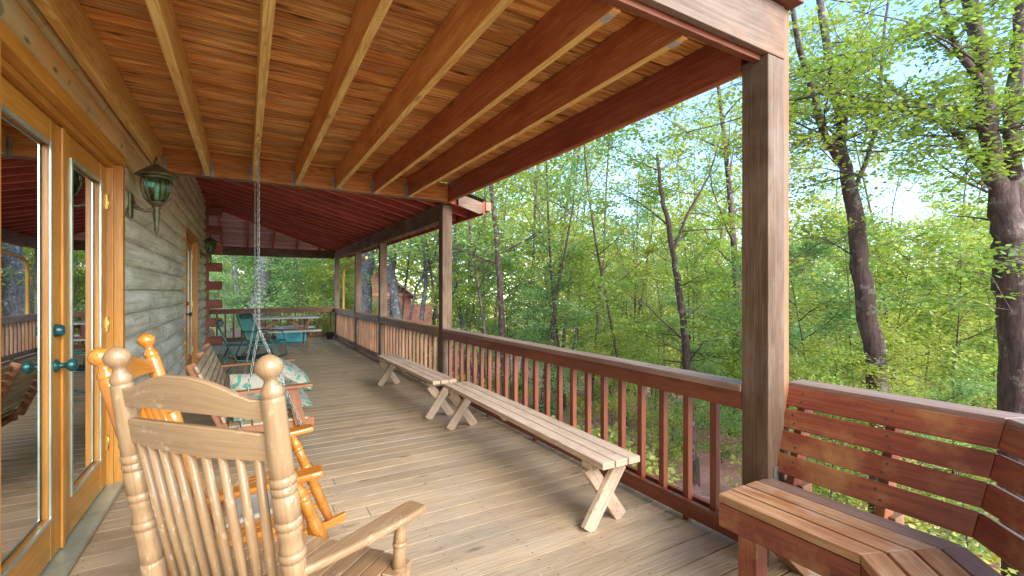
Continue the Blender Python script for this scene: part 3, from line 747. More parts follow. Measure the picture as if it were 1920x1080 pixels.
    for s in (-1, 1):
        xa = fx(armz)+.0; tipx = xa+armlen; tipy = s*(hw+flare)
        # arm board: rounded paddle
        mb = B(); outl = []
        ctr = lambda q: Vector((xa+armlen*q, s*(hw+flare*q**.8), 0)) if q > 0 else Vector((xa+armlen*q, s*hw, 0))
        left=[]; right=[]
        for i in range(15):
            q = i/14; c_ = ctr(q*1.06); d_ = (ctr(q*1.06+.02)-ctr(max(0,q*1.06-.02))).normalized(); n_ = Vector((-d_.y, d_.x, 0))
            hwid = .024+.022*math.sin(min(1,q)*math.pi*.5)
            if q > .93: hwid *= .9
            left.append(c_+n_*hwid); right.append(c_-n_*hwid)
        outl = [(p.x, p.y) for p in left]+[(p.x, p.y) for p in reversed(right)]
        mb.prism(outl, (0,0,armz), (1,0,0), (0,1,0), (0,0,1), .026, tone=.6).build('arm', mat, t, .009, world=False)
        fpx, fpy = xa+armlen*.86, s*(hw+flare*.86)
        prof = [(0,.021),(.012,.021),(.03,.017),(.05,.021),(.075,.024),(.078,.020),(.081,.025),(.088,.026),(.094,.020),(.10,.023),(.13,.021),(.16,.025),(.163,.020),(.17,.026),(.177,.020),(.19,.024),(.24,.026),(.28,.028),(.283,.023),(.29,.028),(.297,.023),(.33,.027),(.38,.024),(.41,.027),(.415,.022),(.425,.026),(.52,.019)]
        prof = [(a*(armz-.09)/.52, r_) for a, r_ in prof]
        B().lathe((fpx, fpy, armz-.013), (fpx+legfwd, fpy*.97, .08), prof, 16, tone=.45).build('front_post', mat, t, world=False)
        rk = B(); n = 18; top=[]; bot=[]
        for i in range(n+1):
            xx = -.36+(rock+.36)*i/n; zz = .006+.20*(xx-.26)**2; top.append((xx, zz+.052-.02*abs(i/n-.5))); bot.append((xx, zz))
        rk.prism(bot+list(reversed(top)), (0,s*(hw+.03),0), (1,0,0), (0,0,1), (0,-1,0), .036, tone=.5).build('rocker_runner', mat, t, .006, world=False)
        for zz in (.18, .27):
            B().tube([(fx(zz), s*hw, zz), ((fx(zz)+fpx)/2, s*(hw+fpy*s)/2, zz), (fpx+legfwd*.8, fpy*.98, zz)], [.009,.014,.009], 10).build('stretcher', mat, t, world=False)
    for xx, zz, hy in ((fx(.2), .22, hw), (fx(.2)+armlen*.8, .18, hw+flare*.8), (fx(.2)+armlen*.8, .27, hw+flare*.8)):
        B().tube([(xx,-hy,zz),(xx,0,zz),(xx,hy,zz)], [.009,.014,.009], 10).build('stretcher', mat, t, world=False)
    t.rotation_euler = (0, tilt, heading)
    return t
def cam2w(xc, d): return (xc*math.cos(YAW)+d*math.sin(YAW), -xc*math.sin(YAW)+d*math.cos(YAW))
hd = R(90)-(YAW+R(17.5))
xm, ym_ = cam2w(-.915, 1.288)
rocker('tan_rocking_chair', 'tan painted wooden rocking chair seen from behind in the foreground', (xm, ym_, 0), hd, M['tan'], w=.575, armlen=.44, flare=.13, group='wooden rocking chairs')
rocker('orange_rocking_chair', 'glossy orange varnished rocking chair facing the railing behind the tan one', (-.285, 2.37, 0), R(-3.5), M['orange'], w=.60, k=.157, ztop=1.18, armlen=.53, flare=.03, armz=.60, ns=8, group='wooden rocking chairs', seatx=(.14,.58), tilt=R(-6.5), rock=.76, legfwd=.13)
# seat pad
o = B().board((-.10,2.36,.452),(.20,2.35,.495),.40,.024).build('seat_pad', M['pad'], bevel=.01); tag(o, 'thin pale grey seat pad lying on the orange rocking chair', 'cushion')

# ================================================================== porch swing
SW = thing('porch_swing', 'slatted wooden porch swing hanging on chains under the ceiling', 'swing', (.1, 4.52, 0))
y0s, y1s = 3.80, 5.25
bx = lambda z: -.10-(z-.42)*.42
for k in range(8):
    z = .50+.052*k
    B().board((bx(z), y0s-.02, z), (bx(z), y1s+.02, z), .018, .044, up=(-.42,0,1)).build('back_slat', M['swing'], SW, .003)
for yy in (y0s+.03, (y0s+y1s)/2, y1s-.03):
    B().board((bx(.40)-.03, yy, .40), (bx(.90)-.025, yy, .90), .036, .06, up=(1,0,0)).build('back_frame', M['swingred'], SW, .006)
    B().board((bx(.40)-.02, yy, .392), (.46, yy, .40), .036, .07).build('seat_frame', M['swingred'], SW, .006)
for k in range(7):
    xx = -.07+.075*k
    B().board((xx, y0s, .437), (xx, y1s, .437), .065, .018).build('seat_slat', M['swing'], SW, .003)
for yy in (y0s-.01, y1s+.01):
    B().board((bx(.67), yy, .675), (.44, yy, .69), .075, .022).build('arm', M['swingred'], SW, .004)
    B().board((.36, yy, .40), (.30, yy, .68), .03, .075, up=(1,0,0)).build('arm_post', M['swingred'], SW, .004)
for xx in (-.04, .37):
    B().board((xx, y0s-.10, .365), (xx, y1s+.10, .365), .07, .04).build('hanger_beam', M['swingred'], SW, .004)
def chain(mb, a, b2, pitch=.030, r=.0025):
    a = Vector(a); b2 = Vector(b2); d_ = b2-a; n = max(2, int(d_.length/pitch)); dn = d_.normalized()
    s1 = dn.orthogonal().normalized(); s2 = dn.cross(s1)
    for i in range(n):
        c_ = a+d_*((i+.5)/n); sd = s1 if i%2 else s2; L_ = pitch*.66; W_ = .0085; pts=[]
        for j in range(9):
            th = 2*math.pi*j/8; pts.append(c_+dn*(L_*math.cos(th))+sd*(W_*math.sin(th)))
        mb.tube(pts, r, 5, cap=False)
for yy, yt in ((y0s-.06, 3.93), (y1s+.06, 5.30)):
    top = (.085, yt, JB-.06); spl = (.085, (yt*.25+yy*.75), 1.12)
    cm = B(); chain(cm, top, spl); cm.build('chain', M['chain'], SW)
    for xx in (-.04, .37):
        cm = B(); chain(cm, spl, (xx, yy, .38)); cm.build('chain', M['chain'], SW)
    hk = B(); hk.tube([(.085,yt,JB+.0),(.085,yt,JB-.03)], .005, 8); hk.tube([(.085+.014*math.sin(a), yt, JB-.045+.014*math.cos(a)) for a in [i*6.283/10 for i in range(11)]], .0035, 6, cap=False); hk.build('eye_hook', M['brass'], SW)
def pillow(name, label, c, size, rot=(0,0,0), nn=14, puff=1.):
    mb = B(); 
    for sgn in (1, -1):
        pts=[]
        for i in range(nn+1):
            row=[]
            for j in range(nn+1):
                u_, v_ = i/nn*2-1, j/nn*2-1
                h = (max(0, (1-abs(u_)**3.5))*max(0, (1-abs(v_)**3.5)))**.5
                row.append(Vector((u_*size[0]/2, v_*size[1]/2, sgn*size[2]/2*h*(1+.06*math.sin(7*u_+3*v_)))))
            pts.append(row)
        mb.grid(pts, flip=(sgn < 0))
    o = mb.build(name, M['cushion']); o.location = c; o.rotation_euler = rot
    return tag(o, label, 'cushion', 'floral cushions on the swing')
pillow('seat_cushion', 'long floral seat cushion laid along the swing seat', (.18, 4.56, .50), (.56, 1.30, .13))
pillow('throw_pillow', 'square teal floral pillow leaning at the near end of the swing', (.10, 4.02, .60), (.40, .36, .13), (R(62), R(5), R(20)))
pillow('throw_pillow', 'round-cornered floral pillow at the far front of the swing', (.36, 4.85, .62), (.42, .46, .15), (R(10), R(35), R(10)))

# ================================================================== green patio chairs, table
def patio_chair(label, loc, rz, dark=False, sc=1.):
    t = thing('patio_chair', label, 'chair', loc, rz, 'green sling patio chairs'); t.scale = (sc, sc, sc)
    hw = .27; fm = M['green']; sm = M['slingdark'] if dark else M['sling']
    for s in (-1, 1):
        f = B(); f.tube([(-.34,s*hw,1.0),(-.22,s*hw,.70),(-.08,s*hw,.40),(.10,s*hw,.38),(.42,s*hw,.42),(.47,s*hw,.40)], .013, 8); f.build('side_rail', fm, t, world=False)
        f = B(); f.tube([(-.22,s*(hw+.02),.64),(.20,s*(hw+.03),.64),(.34,s*(hw+.03),.62),(.40,s*(hw+.03),.54),(.46,s*(hw+.03),.10),(.42,s*(hw+.03),.055)], .013, 8); f.build('arm', fm, t, world=False)
        f = B(); f.tube([(-.15,s*hw,.58),(-.36,s*(hw+.02),.07)], .012, 8); f.tube([(-.02,s*hw,.38),(-.26,s*(hw+.02),.06)], .010, 8); f.build('rear_leg', fm, t, world=False)
        f = B(); f.tube([(-.50,s*(hw+.02),.10),(-.3,s*(hw+.02),.035),(.0,s*(hw+.02),.013),(.3,s*(hw+.02),.03),(.5,s*(hw+.02),.085)], .013, 8); f.build('rocker_runner', fm, t, world=False)
    f = B(); 
    for x_, z_ in ((-.34,1.0),(-.08,.40),(.46,.41),(-.36,.08),(.44,.08)): f.tube([(x_,-hw,z_),(x_,hw,z_)], .011, 8)
    f.build('cross_bar', fm, t, world=False)
    def sling(path, nm):
        pts=[]
        for (x_, z_) in path: pts.append([Vector((x_, -hw+2*hw*j/6, z_-.02*math.sin(math.pi*j/6))) for j in range(7)])
        B().grid(pts).build(nm, sm, t, world=False, solid=.012)
    sling([(-.335,.99),(-.28,.85),(-.21,.69),(-.14,.54),(-.08,.42)], 'sling_back'); sling([(-.06,.40),(.08,.385),(.25,.40),(.44,.42)], 'sling_seat')
    h = B(); h.tube([(-.285,-.20,.96),(-.275,0,.955),(-.285,.20,.96)], [.04,.048,.04], 12); h.build('headrest', M['slingdark'], t, world=False)
    return t
patio_chair('dark green sling chair nearest the swing, seen from its side', (-.05, 8.05, 0), R(4), True, .97)
patio_chair('green sling chair turned towards the camera next to the picnic table', (.24, 10.7, 0), R(-30), False, .93)
t = thing('side_table', 'small round green metal table between the two sling chairs', 'table', (.22, 9.35, 0))
B().lathe((0,0,.44), (0,0,1), [(0,.24),(.004,.25),(.018,.25),(.022,.24)], 28).build('table_top', M['sling'], t, world=False)
for k in range(4):
    a = math.pi/4+k*math.pi/2
    B().tube([(math.cos(a)*.19, math.sin(a)*.19, .45),(math.cos(a)*.16, math.sin(a)*.16, .2),(math.cos(a)*.21, math.sin(a)*.21, .0)], .011, 8).build('leg', M['green'], t, world=False)

# ================================================================== picnic table
t = thing('picnic_table', 'weathered picnic table with attached benches at the far end', 'table', (.82, 12.85, 0))
for k in range(5): B().box(-.80, .80, -.36+.146*k, -.36+.146*k+.138, .715, .752).build('top_plank', M['picnic'], t, .004, world=False)
for s in (-1, 1):
    for k in (0, 1): B().box(-.80, .80, s*.62-.135+.14*k, s*.62-.135+.14*k+.132, .415, .452).build('bench_plank', M['picnic'], t, .004, world=False)
for xx in (-.52, .52):
    for s in (-1, 1): B().board((xx, s*.56, 0), (xx, s*.20, .71), .04, .09, up=(0,1,0)).build('leg', M['picnicleg'], t, .003, world=False)
    B().box(xx+.022, xx+.058, -.70, .70, .33, .413).build('bench_support', M['picnicleg'], t, .003, world=False)
    B().box(xx+.022, xx+.058, -.34, .34, .63, .713).build('top_support', M['picnicleg'], t, .003, world=False)
    B().board((xx*.92, 0, .37), (xx*.25, 0, .70), .04, .085, up=(0,0,1)).build('brace', M['picnicleg'], t, .003, world=False)
t = thing('storage_bin', 'cyan plastic bin with white lid behind the picnic table', 'bin', (1.1, 14.05, 0))
B().box(-.36,.36,-.2,.2,.0,.36).build('tub', M['cyan'], t, .03, world=False); B().box(-.39,.39,-.22,.22,.362,.43).build('lid', M['white'], t, .02, world=False)
t = thing('flower_pot', 'small black pot standing in the far deck corner', 'pot', (2.14, 14.28, 0))
B().lathe((0,0,0),(0,0,1),[(0,.08),(.02,.085),(.15,.115),(.18,.125),(.20,.125),(.20,.11),(.16,.10)],20).build('pot', M['black'], t, world=False)
B().lathe((0,0,.165),(0,0,1),[(0,.10),(.008,.10)],20).build('soil', M['room'], t, world=False)
o = B().tube([(2.90,13.0,2.33),(2.86,13.3,2.27),(2.70,13.9,2.22),(2.60,14.25,2.17),(2.55,14.40,2.05),(2.54,14.44,1.8),(2.54,14.44,.2),(2.54,14.44,-1.0)], .040, 12).build('downspout', M['ochre'])
tag(o, 'ochre downspout curving down outside the far corner post', 'downspout')
# ================================================================== ground
def gz(x, y):
    dx = max(0., x-2.5)
    s = 1/(1+math.exp(-(x-6)/5.))                      # 0 beyond the far end of the deck, 1 on the valley side
    z = -2.1-.13*dx*s-.0006*dx*dx*s
    z += (1-s)*(max(0., y-13.)*.055+.25)
    z += .22*math.sin(x*.31+.7)*math.cos(y*.27)+.08*math.sin(x*1.1)*math.sin(y*.9+1)
    return z
n = 150; ext = 330.
cs = [math.copysign(abs(i/(n/2)-1)**2.2, i/(n/2)-1)*ext for i in range(n+1)]
gv = [(cx+5, cy+8, gz(cx+5, cy+8) if abs(cx)+abs(cy) < 250 else max(-22, gz(cx+5, cy+8))) for cx in cs for cy in cs]
gf = [(i*(n+1)+j, (i+1)*(n+1)+j, (i+1)*(n+1)+j+1, i*(n+1)+j+1) for i in range(n) for j in range(n)]
me = bpy.data.meshes.new('ground'); me.from_pydata(gv, [], gf); me.polygons.foreach_set('use_smooth', [True]*len(gf))
m, nt, b = newmat('leaf_litter_ground')
P_ = nd(nt, 'ShaderNodeNewGeometry').outputs['Position']
n1 = noise(nt, P_, 9., 6., .7); n2 = noise(nt, P_, .5, 4., .6); n3 = noise(nt, P_, 2.5, 4., .6)
vo = nd(nt, 'ShaderNodeTexVoronoi'); vo.inputs['Scale'].default_value = 16.; nt.links.new(P_, vo.inputs['Vector'])
c = mix(nt, rng(nt, n1, .35, .65), (.25, .08, .08), (.52, .22, .20))
c = mix(nt, math_(nt, 'MULTIPLY', rng(nt, vo.outputs['Distance'], .1, .5), .45), c, (.52, .32, .27))
c = mix(nt, math_(nt, 'MULTIPLY', rng(nt, n2, .5, .62), rng(nt, n3, .4, .6)), c, (.22, .30, .07))
nt.links.new(c, b.inputs['Base Color']); b.inputs['Roughness'].default_value = .95
bp = nd(nt, 'ShaderNodeBump'); bp.inputs['Strength'].default_value = .8; bp.inputs['Distance'].default_value = .05
nt.links.new(n1, bp.inputs['Height']); nt.links.new(bp.outputs[0], b.inputs['Normal'])
me.materials.append(m)
go = bpy.data.objects.new('ground', me); COL.objects.link(go); tag(go, kind='structure')

# ================================================================== foliage
def leafmat(name, stops, tr=.45, hue=.0):
    m = bpy.data.materials.new(name); m.use_nodes = True; nt = m.node_tree; nt.nodes.clear()
    out = nd(nt, 'ShaderNodeOutputMaterial'); at = nd(nt, 'ShaderNodeAttribute', attribute_name='tone')
    oi = nd(nt, 'ShaderNodeObjectInfo')
    f = math_(nt, 'ADD', math_(nt, 'MULTIPLY', at.outputs['Fac'], .75), math_(nt, 'MULTIPLY', oi.outputs['Random'], .25))
    rp = nd(nt, 'ShaderNodeValToRGB'); nt.links.new(f, rp.inputs[0]); cr = rp.color_ramp
    cr.elements[0].position = 0; cr.elements[0].color = (*stops[0], 1); cr.elements[1].position = 1; cr.elements[1].color = (*stops[-1], 1)
    for i in range(1, len(stops)-1):
        e = cr.elements.new(i/(len(stops)-1)); e.color = (*stops[i], 1)
    df = nd(nt, 'ShaderNodeBsdfDiffuse'); tl = nd(nt, 'ShaderNodeBsdfTranslucent'); mx = nd(nt, 'ShaderNodeMixShader'); mx.inputs[0].default_value = tr
    gl = nd(nt, 'ShaderNodeBsdfGlossy'); gl.inputs['Roughness'].default_value = .42; mg = nd(nt, 'ShaderNodeMixShader'); mg.inputs[0].default_value = .05
    nt.links.new(rp.outputs[0], df.inputs[0]); nt.links.new(mix(nt, 1., rp.outputs[0], (1.2, 1.15, .7), 'MULTIPLY'), tl.inputs[0])
    nt.links.new(df.outputs[0], mx.inputs[1]); nt.links.new(tl.outputs[0], mx.inputs[2])
    nt.links.new(mx.outputs[0], mg.inputs[1]); nt.links.new(gl.outputs[0], mg.inputs[2]); nt.links.new(mg.outputs[0], out.inputs[0])
    return m
LEAFS = {
 'maple': leafmat('maple_leaves', [(.13,.27,.06),(.23,.38,.075),(.37,.48,.09),(.54,.58,.13)]),
 'cool': leafmat('cool_green_leaves', [(.14,.30,.12),(.23,.41,.16),(.35,.51,.20),(.50,.60,.25)]),
 'yellow': leafmat('spring_yellow_leaves', [(.28,.38,.08),(.41,.50,.10),(.54,.57,.14),(.64,.60,.18)]),
}
def barkmat(name, a, b_, c_, sc=1.):
    m, nt, b = newmat(name)
    tc = nd(nt, 'ShaderNodeTexCoord'); mp = nd(nt, 'ShaderNodeMapping'); nt.links.new(tc.outputs['Object'], mp.inputs[0]); mp.inputs['Scale'].default_value = (14*sc, 14*sc, 3*sc)
    n1 = noise(nt, mp.outputs[0], 1., 6., .7); n2 = noise(nt, tc.outputs['Object'], 3.2*sc, 5., .65); n3 = noise(nt, tc.outputs['Object'], 9*sc, 4., .7)
    c = mix(nt, rng(nt, n1, .38, .62), a, b_)
    c = mix(nt, math_(nt, 'MULTIPLY', rng(nt, n3, .52, .6), rng(nt, n2, .45, .6)), c, c_)
    nt.links.new(c, b.inputs['Base Color']); b.inputs['Roughness'].default_value = .9
    bp = nd(nt, 'ShaderNodeBump'); bp.inputs['Strength'].default_value = .9; bp.inputs['Distance'].default_value = .02
    nt.links.new(n1, bp.inputs['Height']); nt.links.new(bp.outputs[0], b.inputs['Normal']); return m
BARK = barkmat('grey_brown_bark', (.045,.026,.02), (.12,.075,.06), (.25,.23,.19))
BARKG = barkmat('pale_grey_bark', (.05,.05,.055), (.13,.135,.14), (.36,.39,.38), 1.4)

def leafmesh(name, C_, size, tone, mat, rs, flat=.45, aspect=.62):
    C_ = np.asarray(C_, dtype=np.float32); N = len(C_)
    size = np.broadcast_to(np.asarray(size, dtype=np.float32), (N,))*rs.uniform(.65, 1.3, N)
    th = rs.uniform(0, 2*np.pi, N); a = np.stack([np.cos(th), np.sin(th), rs.normal(-.25, .3, N)], 1)
    a /= np.linalg.norm(a, axis=1, keepdims=True)
    nn = np.stack([rs.normal(0, flat, N), rs.normal(0, flat, N), np.ones(N)], 1)
    b = np.cross(nn, a); b /= np.linalg.norm(b, axis=1, keepdims=True)
    s = size[:, None]
    V = np.empty((N, 4, 3), np.float32)
    V[:, 0] = C_-a*s*.5; V[:, 2] = C_+a*s*.5
    V[:, 1] = C_+b*s*aspect*.5+a*s*.05; V[:, 3] = C_-b*s*aspect*.5+a*s*.05
    me = bpy.data.meshes.new(name); me.vertices.add(N*4); me.vertices.foreach_set('co', V.ravel())
    me.loops.add(N*4); me.loops.foreach_set('vertex_index', np.arange(N*4, dtype=np.int32))
    me.polygons.add(N); me.polygons.foreach_set('loop_start', np.arange(0, N*4, 4, dtype=np.int32))
    at = me.attributes.new('tone', 'FLOAT', 'POINT'); at.data.foreach_set('value', np.repeat(np.clip(tone, 0, 1), 4).astype(np.float32))
    me.materials.append(mat); me.update(calc_edges=True); me.validate()
    return me
def grow(mb, tips, rs, p, d, L, r, lvl, maxl, kids, spread=.9, lift=.12, sides=(8,6,4,3)):
    n = 6 if lvl < 2 else 4
    pts = [p]; dd = Vector(d).normalized()
    for i in range(n):
        dd = (dd+Vector((rs.normal(0,.09), rs.normal(0,.09), rs.normal(0,.05)+lift*(.35 if lvl else .05)))).normalized()
        pts.append(pts[-1]+dd*(L/n))
    rad = [max(.0035, r*(1-.8*i/n)) for i in range(n+1)]
    mb.tube(pts, rad, sides[min(lvl, 3)], cap=False)
    if lvl >= maxl:
        for i in range(1, n+1): tips.append(pts[i])
        return
    k = kids[lvl]
    for j in range(k):
        f = .22+.78*(j+rs.uniform(0,1))/k; i = min(n-1, int(f*n)); q = pts[i].lerp(pts[i+1], f*n-i)
        az = rs.uniform(0, 2*math.pi); dl = (pts[i+1]-pts[i]).normalized()
        s1 = dl.orthogonal().normalized(); s2 = dl.cross(s1)
        out_ = s1*math.cos(az)+s2*math.sin(az); out_.z *= .45
        nd_ = (dl*(1-spread*.55)+out_*spread).normalized()
        grow(mb, tips, rs, q, nd_, L*rs.uniform(.38,.62)*(1.15-.5*f), rad[i]*.55, lvl+1, maxl, kids, spread, lift, sides)
def leafcloud(tips, rs, per, sp, flatz=.4):
    T_ = np.array([tuple(t) for t in tips], np.float32); N = len(T_)
    idx = np.repeat(np.arange(N), per); C_ = T_[idx]+rs.normal(0, 1, (N*per, 3))*np.array([sp, sp, sp*flatz])
    ct = rs.uniform(0, 1, N); big = .5+.5*np.sin(T_[:,0]*1.7+T_[:,2]*1.3)*np.cos(T_[:,1]*1.9)
    tone = (.35*ct+.35*big)[idx]+.3*rs.uniform(0, 1, N*per)
    return C_, tone
def make_tree_mesh(seed, H, r, crown, kids, per, sp, lsize, mat, bark, branchL=.28, lift=.12):
    rs = np.random.RandomState(seed); mb = B(); tips = []
    n = 10; pts = [Vector((0,0,-.6))]; dd = Vector((rs.normal(0,.05), rs.normal(0,.05), 1)).normalized()
    for i in range(n):
        dd = (dd+Vector((rs.normal(0,.045), rs.normal(0,.045), .06))).normalized(); pts.append(pts[-1]+dd*((H+.6)/n))
    rad = [r*(1.25 if i == 0 else 1)*(1-.88*i/n) for i in range(n+1)]
    mb.tube(pts, rad, 9, cap=False)
    for j in range(kids[0]):
        f = crown+(1-crown)*(j+rs.uniform(0,1))/kids[0]; i = min(n-1, int(f*n)); q = pts[i].lerp(pts[i+1], f*n-i)
        az = rs.uniform(0, 2*math.pi); up = .25+.9*f
        nd_ = Vector((math.cos(az), math.sin(az), up*.7)).normalized()
        L = H*branchL*(1.1-.65*f)*rs.uniform(.6, 1.2)
        grow(mb, tips, rs, q, nd_, L, max(.012, rad[i]*.42), 1, 3, kids, .9, lift)
    C_, tone = leafcloud(tips, rs, per, sp)
    o = mb.build('trunk', bark); tm = o.data; bpy.data.objects.remove(o)
    lm = leafmesh('crown', C_, lsize, tone, mat, rs)
    return tm, lm
def put_tree(name, tm, lm, x, y, z, rz, sc, label, group=None, cat='tree', tilt=(0,0)):
    t = thing(name, label, cat, (x, y, z), rz, group); t.scale = (sc, sc, sc); t.rotation_euler = (tilt[0], tilt[1], rz)
    for nm, me_ in (('trunk', tm), ('crown', lm)):
        o = bpy.data.objects.new(nm, me_); COL.objects.link(o); o.parent = t
    return t
TALL = [make_tree_mesh(11, 16, .13, .30, (15,5,3), 5, .22, .14, LEAFS['maple'], BARK),
        make_tree_mesh(12, 15, .11, .28, (14,5,3), 5, .22, .14, LEAFS['cool'], BARKG),
        make_tree_mesh(13, 17, .15, .35, (14,5,3), 5, .24, .14, LEAFS['yellow'], BARK),
        make_tree_mesh(14, 14, .09, .25, (14,5,3), 5, .22, .13, LEAFS['cool'], BARKG, .24)]
THIN = [make_tree_mesh(21, 13, .065, .30, (14,4,3), 5, .20, .12, LEAFS['yellow'], BARK, .2, .25),
        make_tree_mesh(22, 12, .06, .35, (12,4,3), 4, .20, .12, LEAFS['cool'], BARK, .22, .3)]
SAP = [make_tree_mesh(31, 5.2, .035, .12, (14,6,4), 7, .14, .08, LEAFS['maple'], BARK, .42, .02),
       make_tree_mesh(32, 4.6, .030, .10, (14,6,4), 7, .14, .08, LEAFS['cool'], BARK, .45, .02),
       make_tree_mesh(33, 5.6, .035, .15, (14,6,4), 7, .15, .08, LEAFS['yellow'], BARK, .40, .02)]
def at(u, dd): return cam2w((u-960)/860*dd, dd)
fr = random.Random(5)
def where(u, d_, near, far):
    p = [(560, 'beyond the left half of the end railing'), (640, 'beyond the right half of the end railing'), (725, 'seen past the fourth post'), (822, 'seen between the second and third posts'),
         (960, 'just right of the second post'), (1110, 'above the far half of the near railing'), (1250, 'above the middle of the near railing'), (1400, 'just left of the thick foreground post'),
         (1600, 'just right of the thick foreground post'), (1760, 'above the corner bench'), (9999, 'by the right edge')]
    q = [t_ for m_, t_ in p if u < m_][0]
    return q+(', in front' if d_ < near else ', far back' if d_ > far else ', midway back')
def fits(x, y):
    return not (x < 3.6 and -4 < y < 16.2)
LT = {0:'green tall tree', 1:'pale barked tall tree', 2:'yellow-green tall tree', 3:'slim pale barked tree'}
def tall(u, dd, k, sc=1., rz=None, zoff=0, tilt=(0,0), keep=False):
    x, y = at(u, dd)
    if not fits(x, y) or (not keep and 655 < u < 800 and dd < 37): return
    put_tree('forest_tree', *TALL[k], x, y, gz(x, y)+zoff, fr.uniform(0, 6.3) if rz is None else rz, sc, LT[k]+' '+where(u, dd, 21, 33), 'tall trees: '+LT[k]+' '+where(u, dd, 21, 33), tilt=tilt)
LN = ['thin yellow-green young tree', 'thin dark young tree']
def thin(u, dd, k, sc=1., tilt=(0,0)):
    x, y = at(u, dd)
    if not fits(x, y): return
    put_tree('young_tree', *THIN[k], x, y, gz(x, y), fr.uniform(0, 6.3), sc, LN[k]+' '+where(u, dd, 15, 21), 'thin trees: '+LN[k]+' '+where(u, dd, 15, 21), tilt=tilt)
LS = ['mid green low sapling', 'cool green low sapling', 'yellow-green low sapling']
def sap(u, dd, k, sc=1.):
    x, y = at(u, dd)
    if not fits(x, y) or (670 < u < 790 and dd < 40): return
    put_tree('sapling', *SAP[k], x, y, gz(x, y), fr.uniform(0, 6.3), sc, LS[k]+' '+where(u, dd, 12, 19), 'saplings: '+LS[k]+' '+where(u, dd, 12, 19), 'sapling')
# slender trunks that can be told apart beyond the near railing
for u, dd, k, sc in ((888,17,1,.9),(905,20,3,1.),(950,15,0,.95),(868,21,1,1.),(1000,22,3,1.),(1040,19,2,.8),(1065,26,1,1.),(1370,14,2,.9),(1350,21,0,.9),(1330,27,1,1.),
                     (735,21,1,1.15),(790,19,1,.95),(800,25,0,1.),(690,24,1,1.4),(760,28,3,1.),(660,30,1,1.3),
                     (400,34,1,1.),(457,27,1,1.),(530,30,1,1.),(602,25,3,1.2),(560,38,0,1.),(430,44,2,1.),(640,40,0,1.)):
    tall(u, dd, k, sc, keep=(u in (735, 690)))
for u, dd, k in ((1108,16,0),(1190,22,1),(1150,27,0),(1180,13,1),(1010,14,1),(975,18,0),(925,13,1),(1295,17,0),(1225,25,1),(1385,19,0),(840,17,1),(745,18,1),(1060,15,0),(1700,15,0),(1790,17,0),(1740,19,1),(1600,16,1),(1500,15,0)):
    thin(u, dd, k, fr.uniform(.85, 1.15), (fr.uniform(-.05,.05), fr.uniform(-.05,.05)))
# saplings
for u, dd, k, sc in ((1540,8.6,1,1.),(1650,9.5,0,1.),(1770,9.,2,.95),(1880,8.,0,1.),(1960,9.5,1,1.1),(1600,12,2,1.15),(1720,13,0,1.2),(1850,12,2,1.2),(1500,13,1,1.2),
                     (1430,11,0,.95),(1235,9.5,0,.42),(1355,11,1,.6),(1150,12,2,.5),(1260,12.5,1,.8),(1110,13.5,0,.9),(1050,14,1,.85),(960,15,1,1.),(900,16,0,1.),(1300,15,0,1.1),(1230,17,2,1.2),
                     (1150,18,2,1.2),(1080,19,0,1.2),(1000,19,1,1.3),(930,20,1,1.3),(870,19,1,1.2),(1400,16,1,1.2),(1450,18,0,1.3),(1580,17,0,1.4),(1680,18,2,1.4),(1790,17,1,1.4),(1900,16,0,1.4),
                     (830,22,0,1.),(780,24,2,.8),(720,26,1,.8),(650,23,0,.8),(600,22,2,.6),(540,21,1,.55),(480,23,1,.7),(420,25,1,.8),(1690,6.6,2,.55),(1560,6.4,0,.5),(1820,6.6,1,.55),(1480,7.5,2,.5)):
    sap(u, dd, k, sc)
for i in range(48):
    u = fr.uniform(640, 2050); dd = fr.uniform(20, 48)
    if i % 3 == 0: sap(u, dd*.85, fr.randrange(3), fr.uniform(1., 1.5))
    else:
        k = fr.choice((0,1,2,3)) if u > 1000 else fr.choice((0,1,3)); s_ = fr.uniform(.8, 1.1)
        if 1080 < u < 1300 or 1560 < u < 1760: s_ *= .72
        tall(u, dd, k, s_)
for i in range(22):
    sap(fr.uniform(370, 680), fr.uniform(19, 40), fr.choice((1,1,0,2)), fr.uniform(.7, 1.5))
for i in range(14):
    u = fr.uniform(330, 660); dd = fr.uniform(24, 55); tall(u, dd, fr.choice((1,3,0,2)), fr.uniform(.8, 1.15))

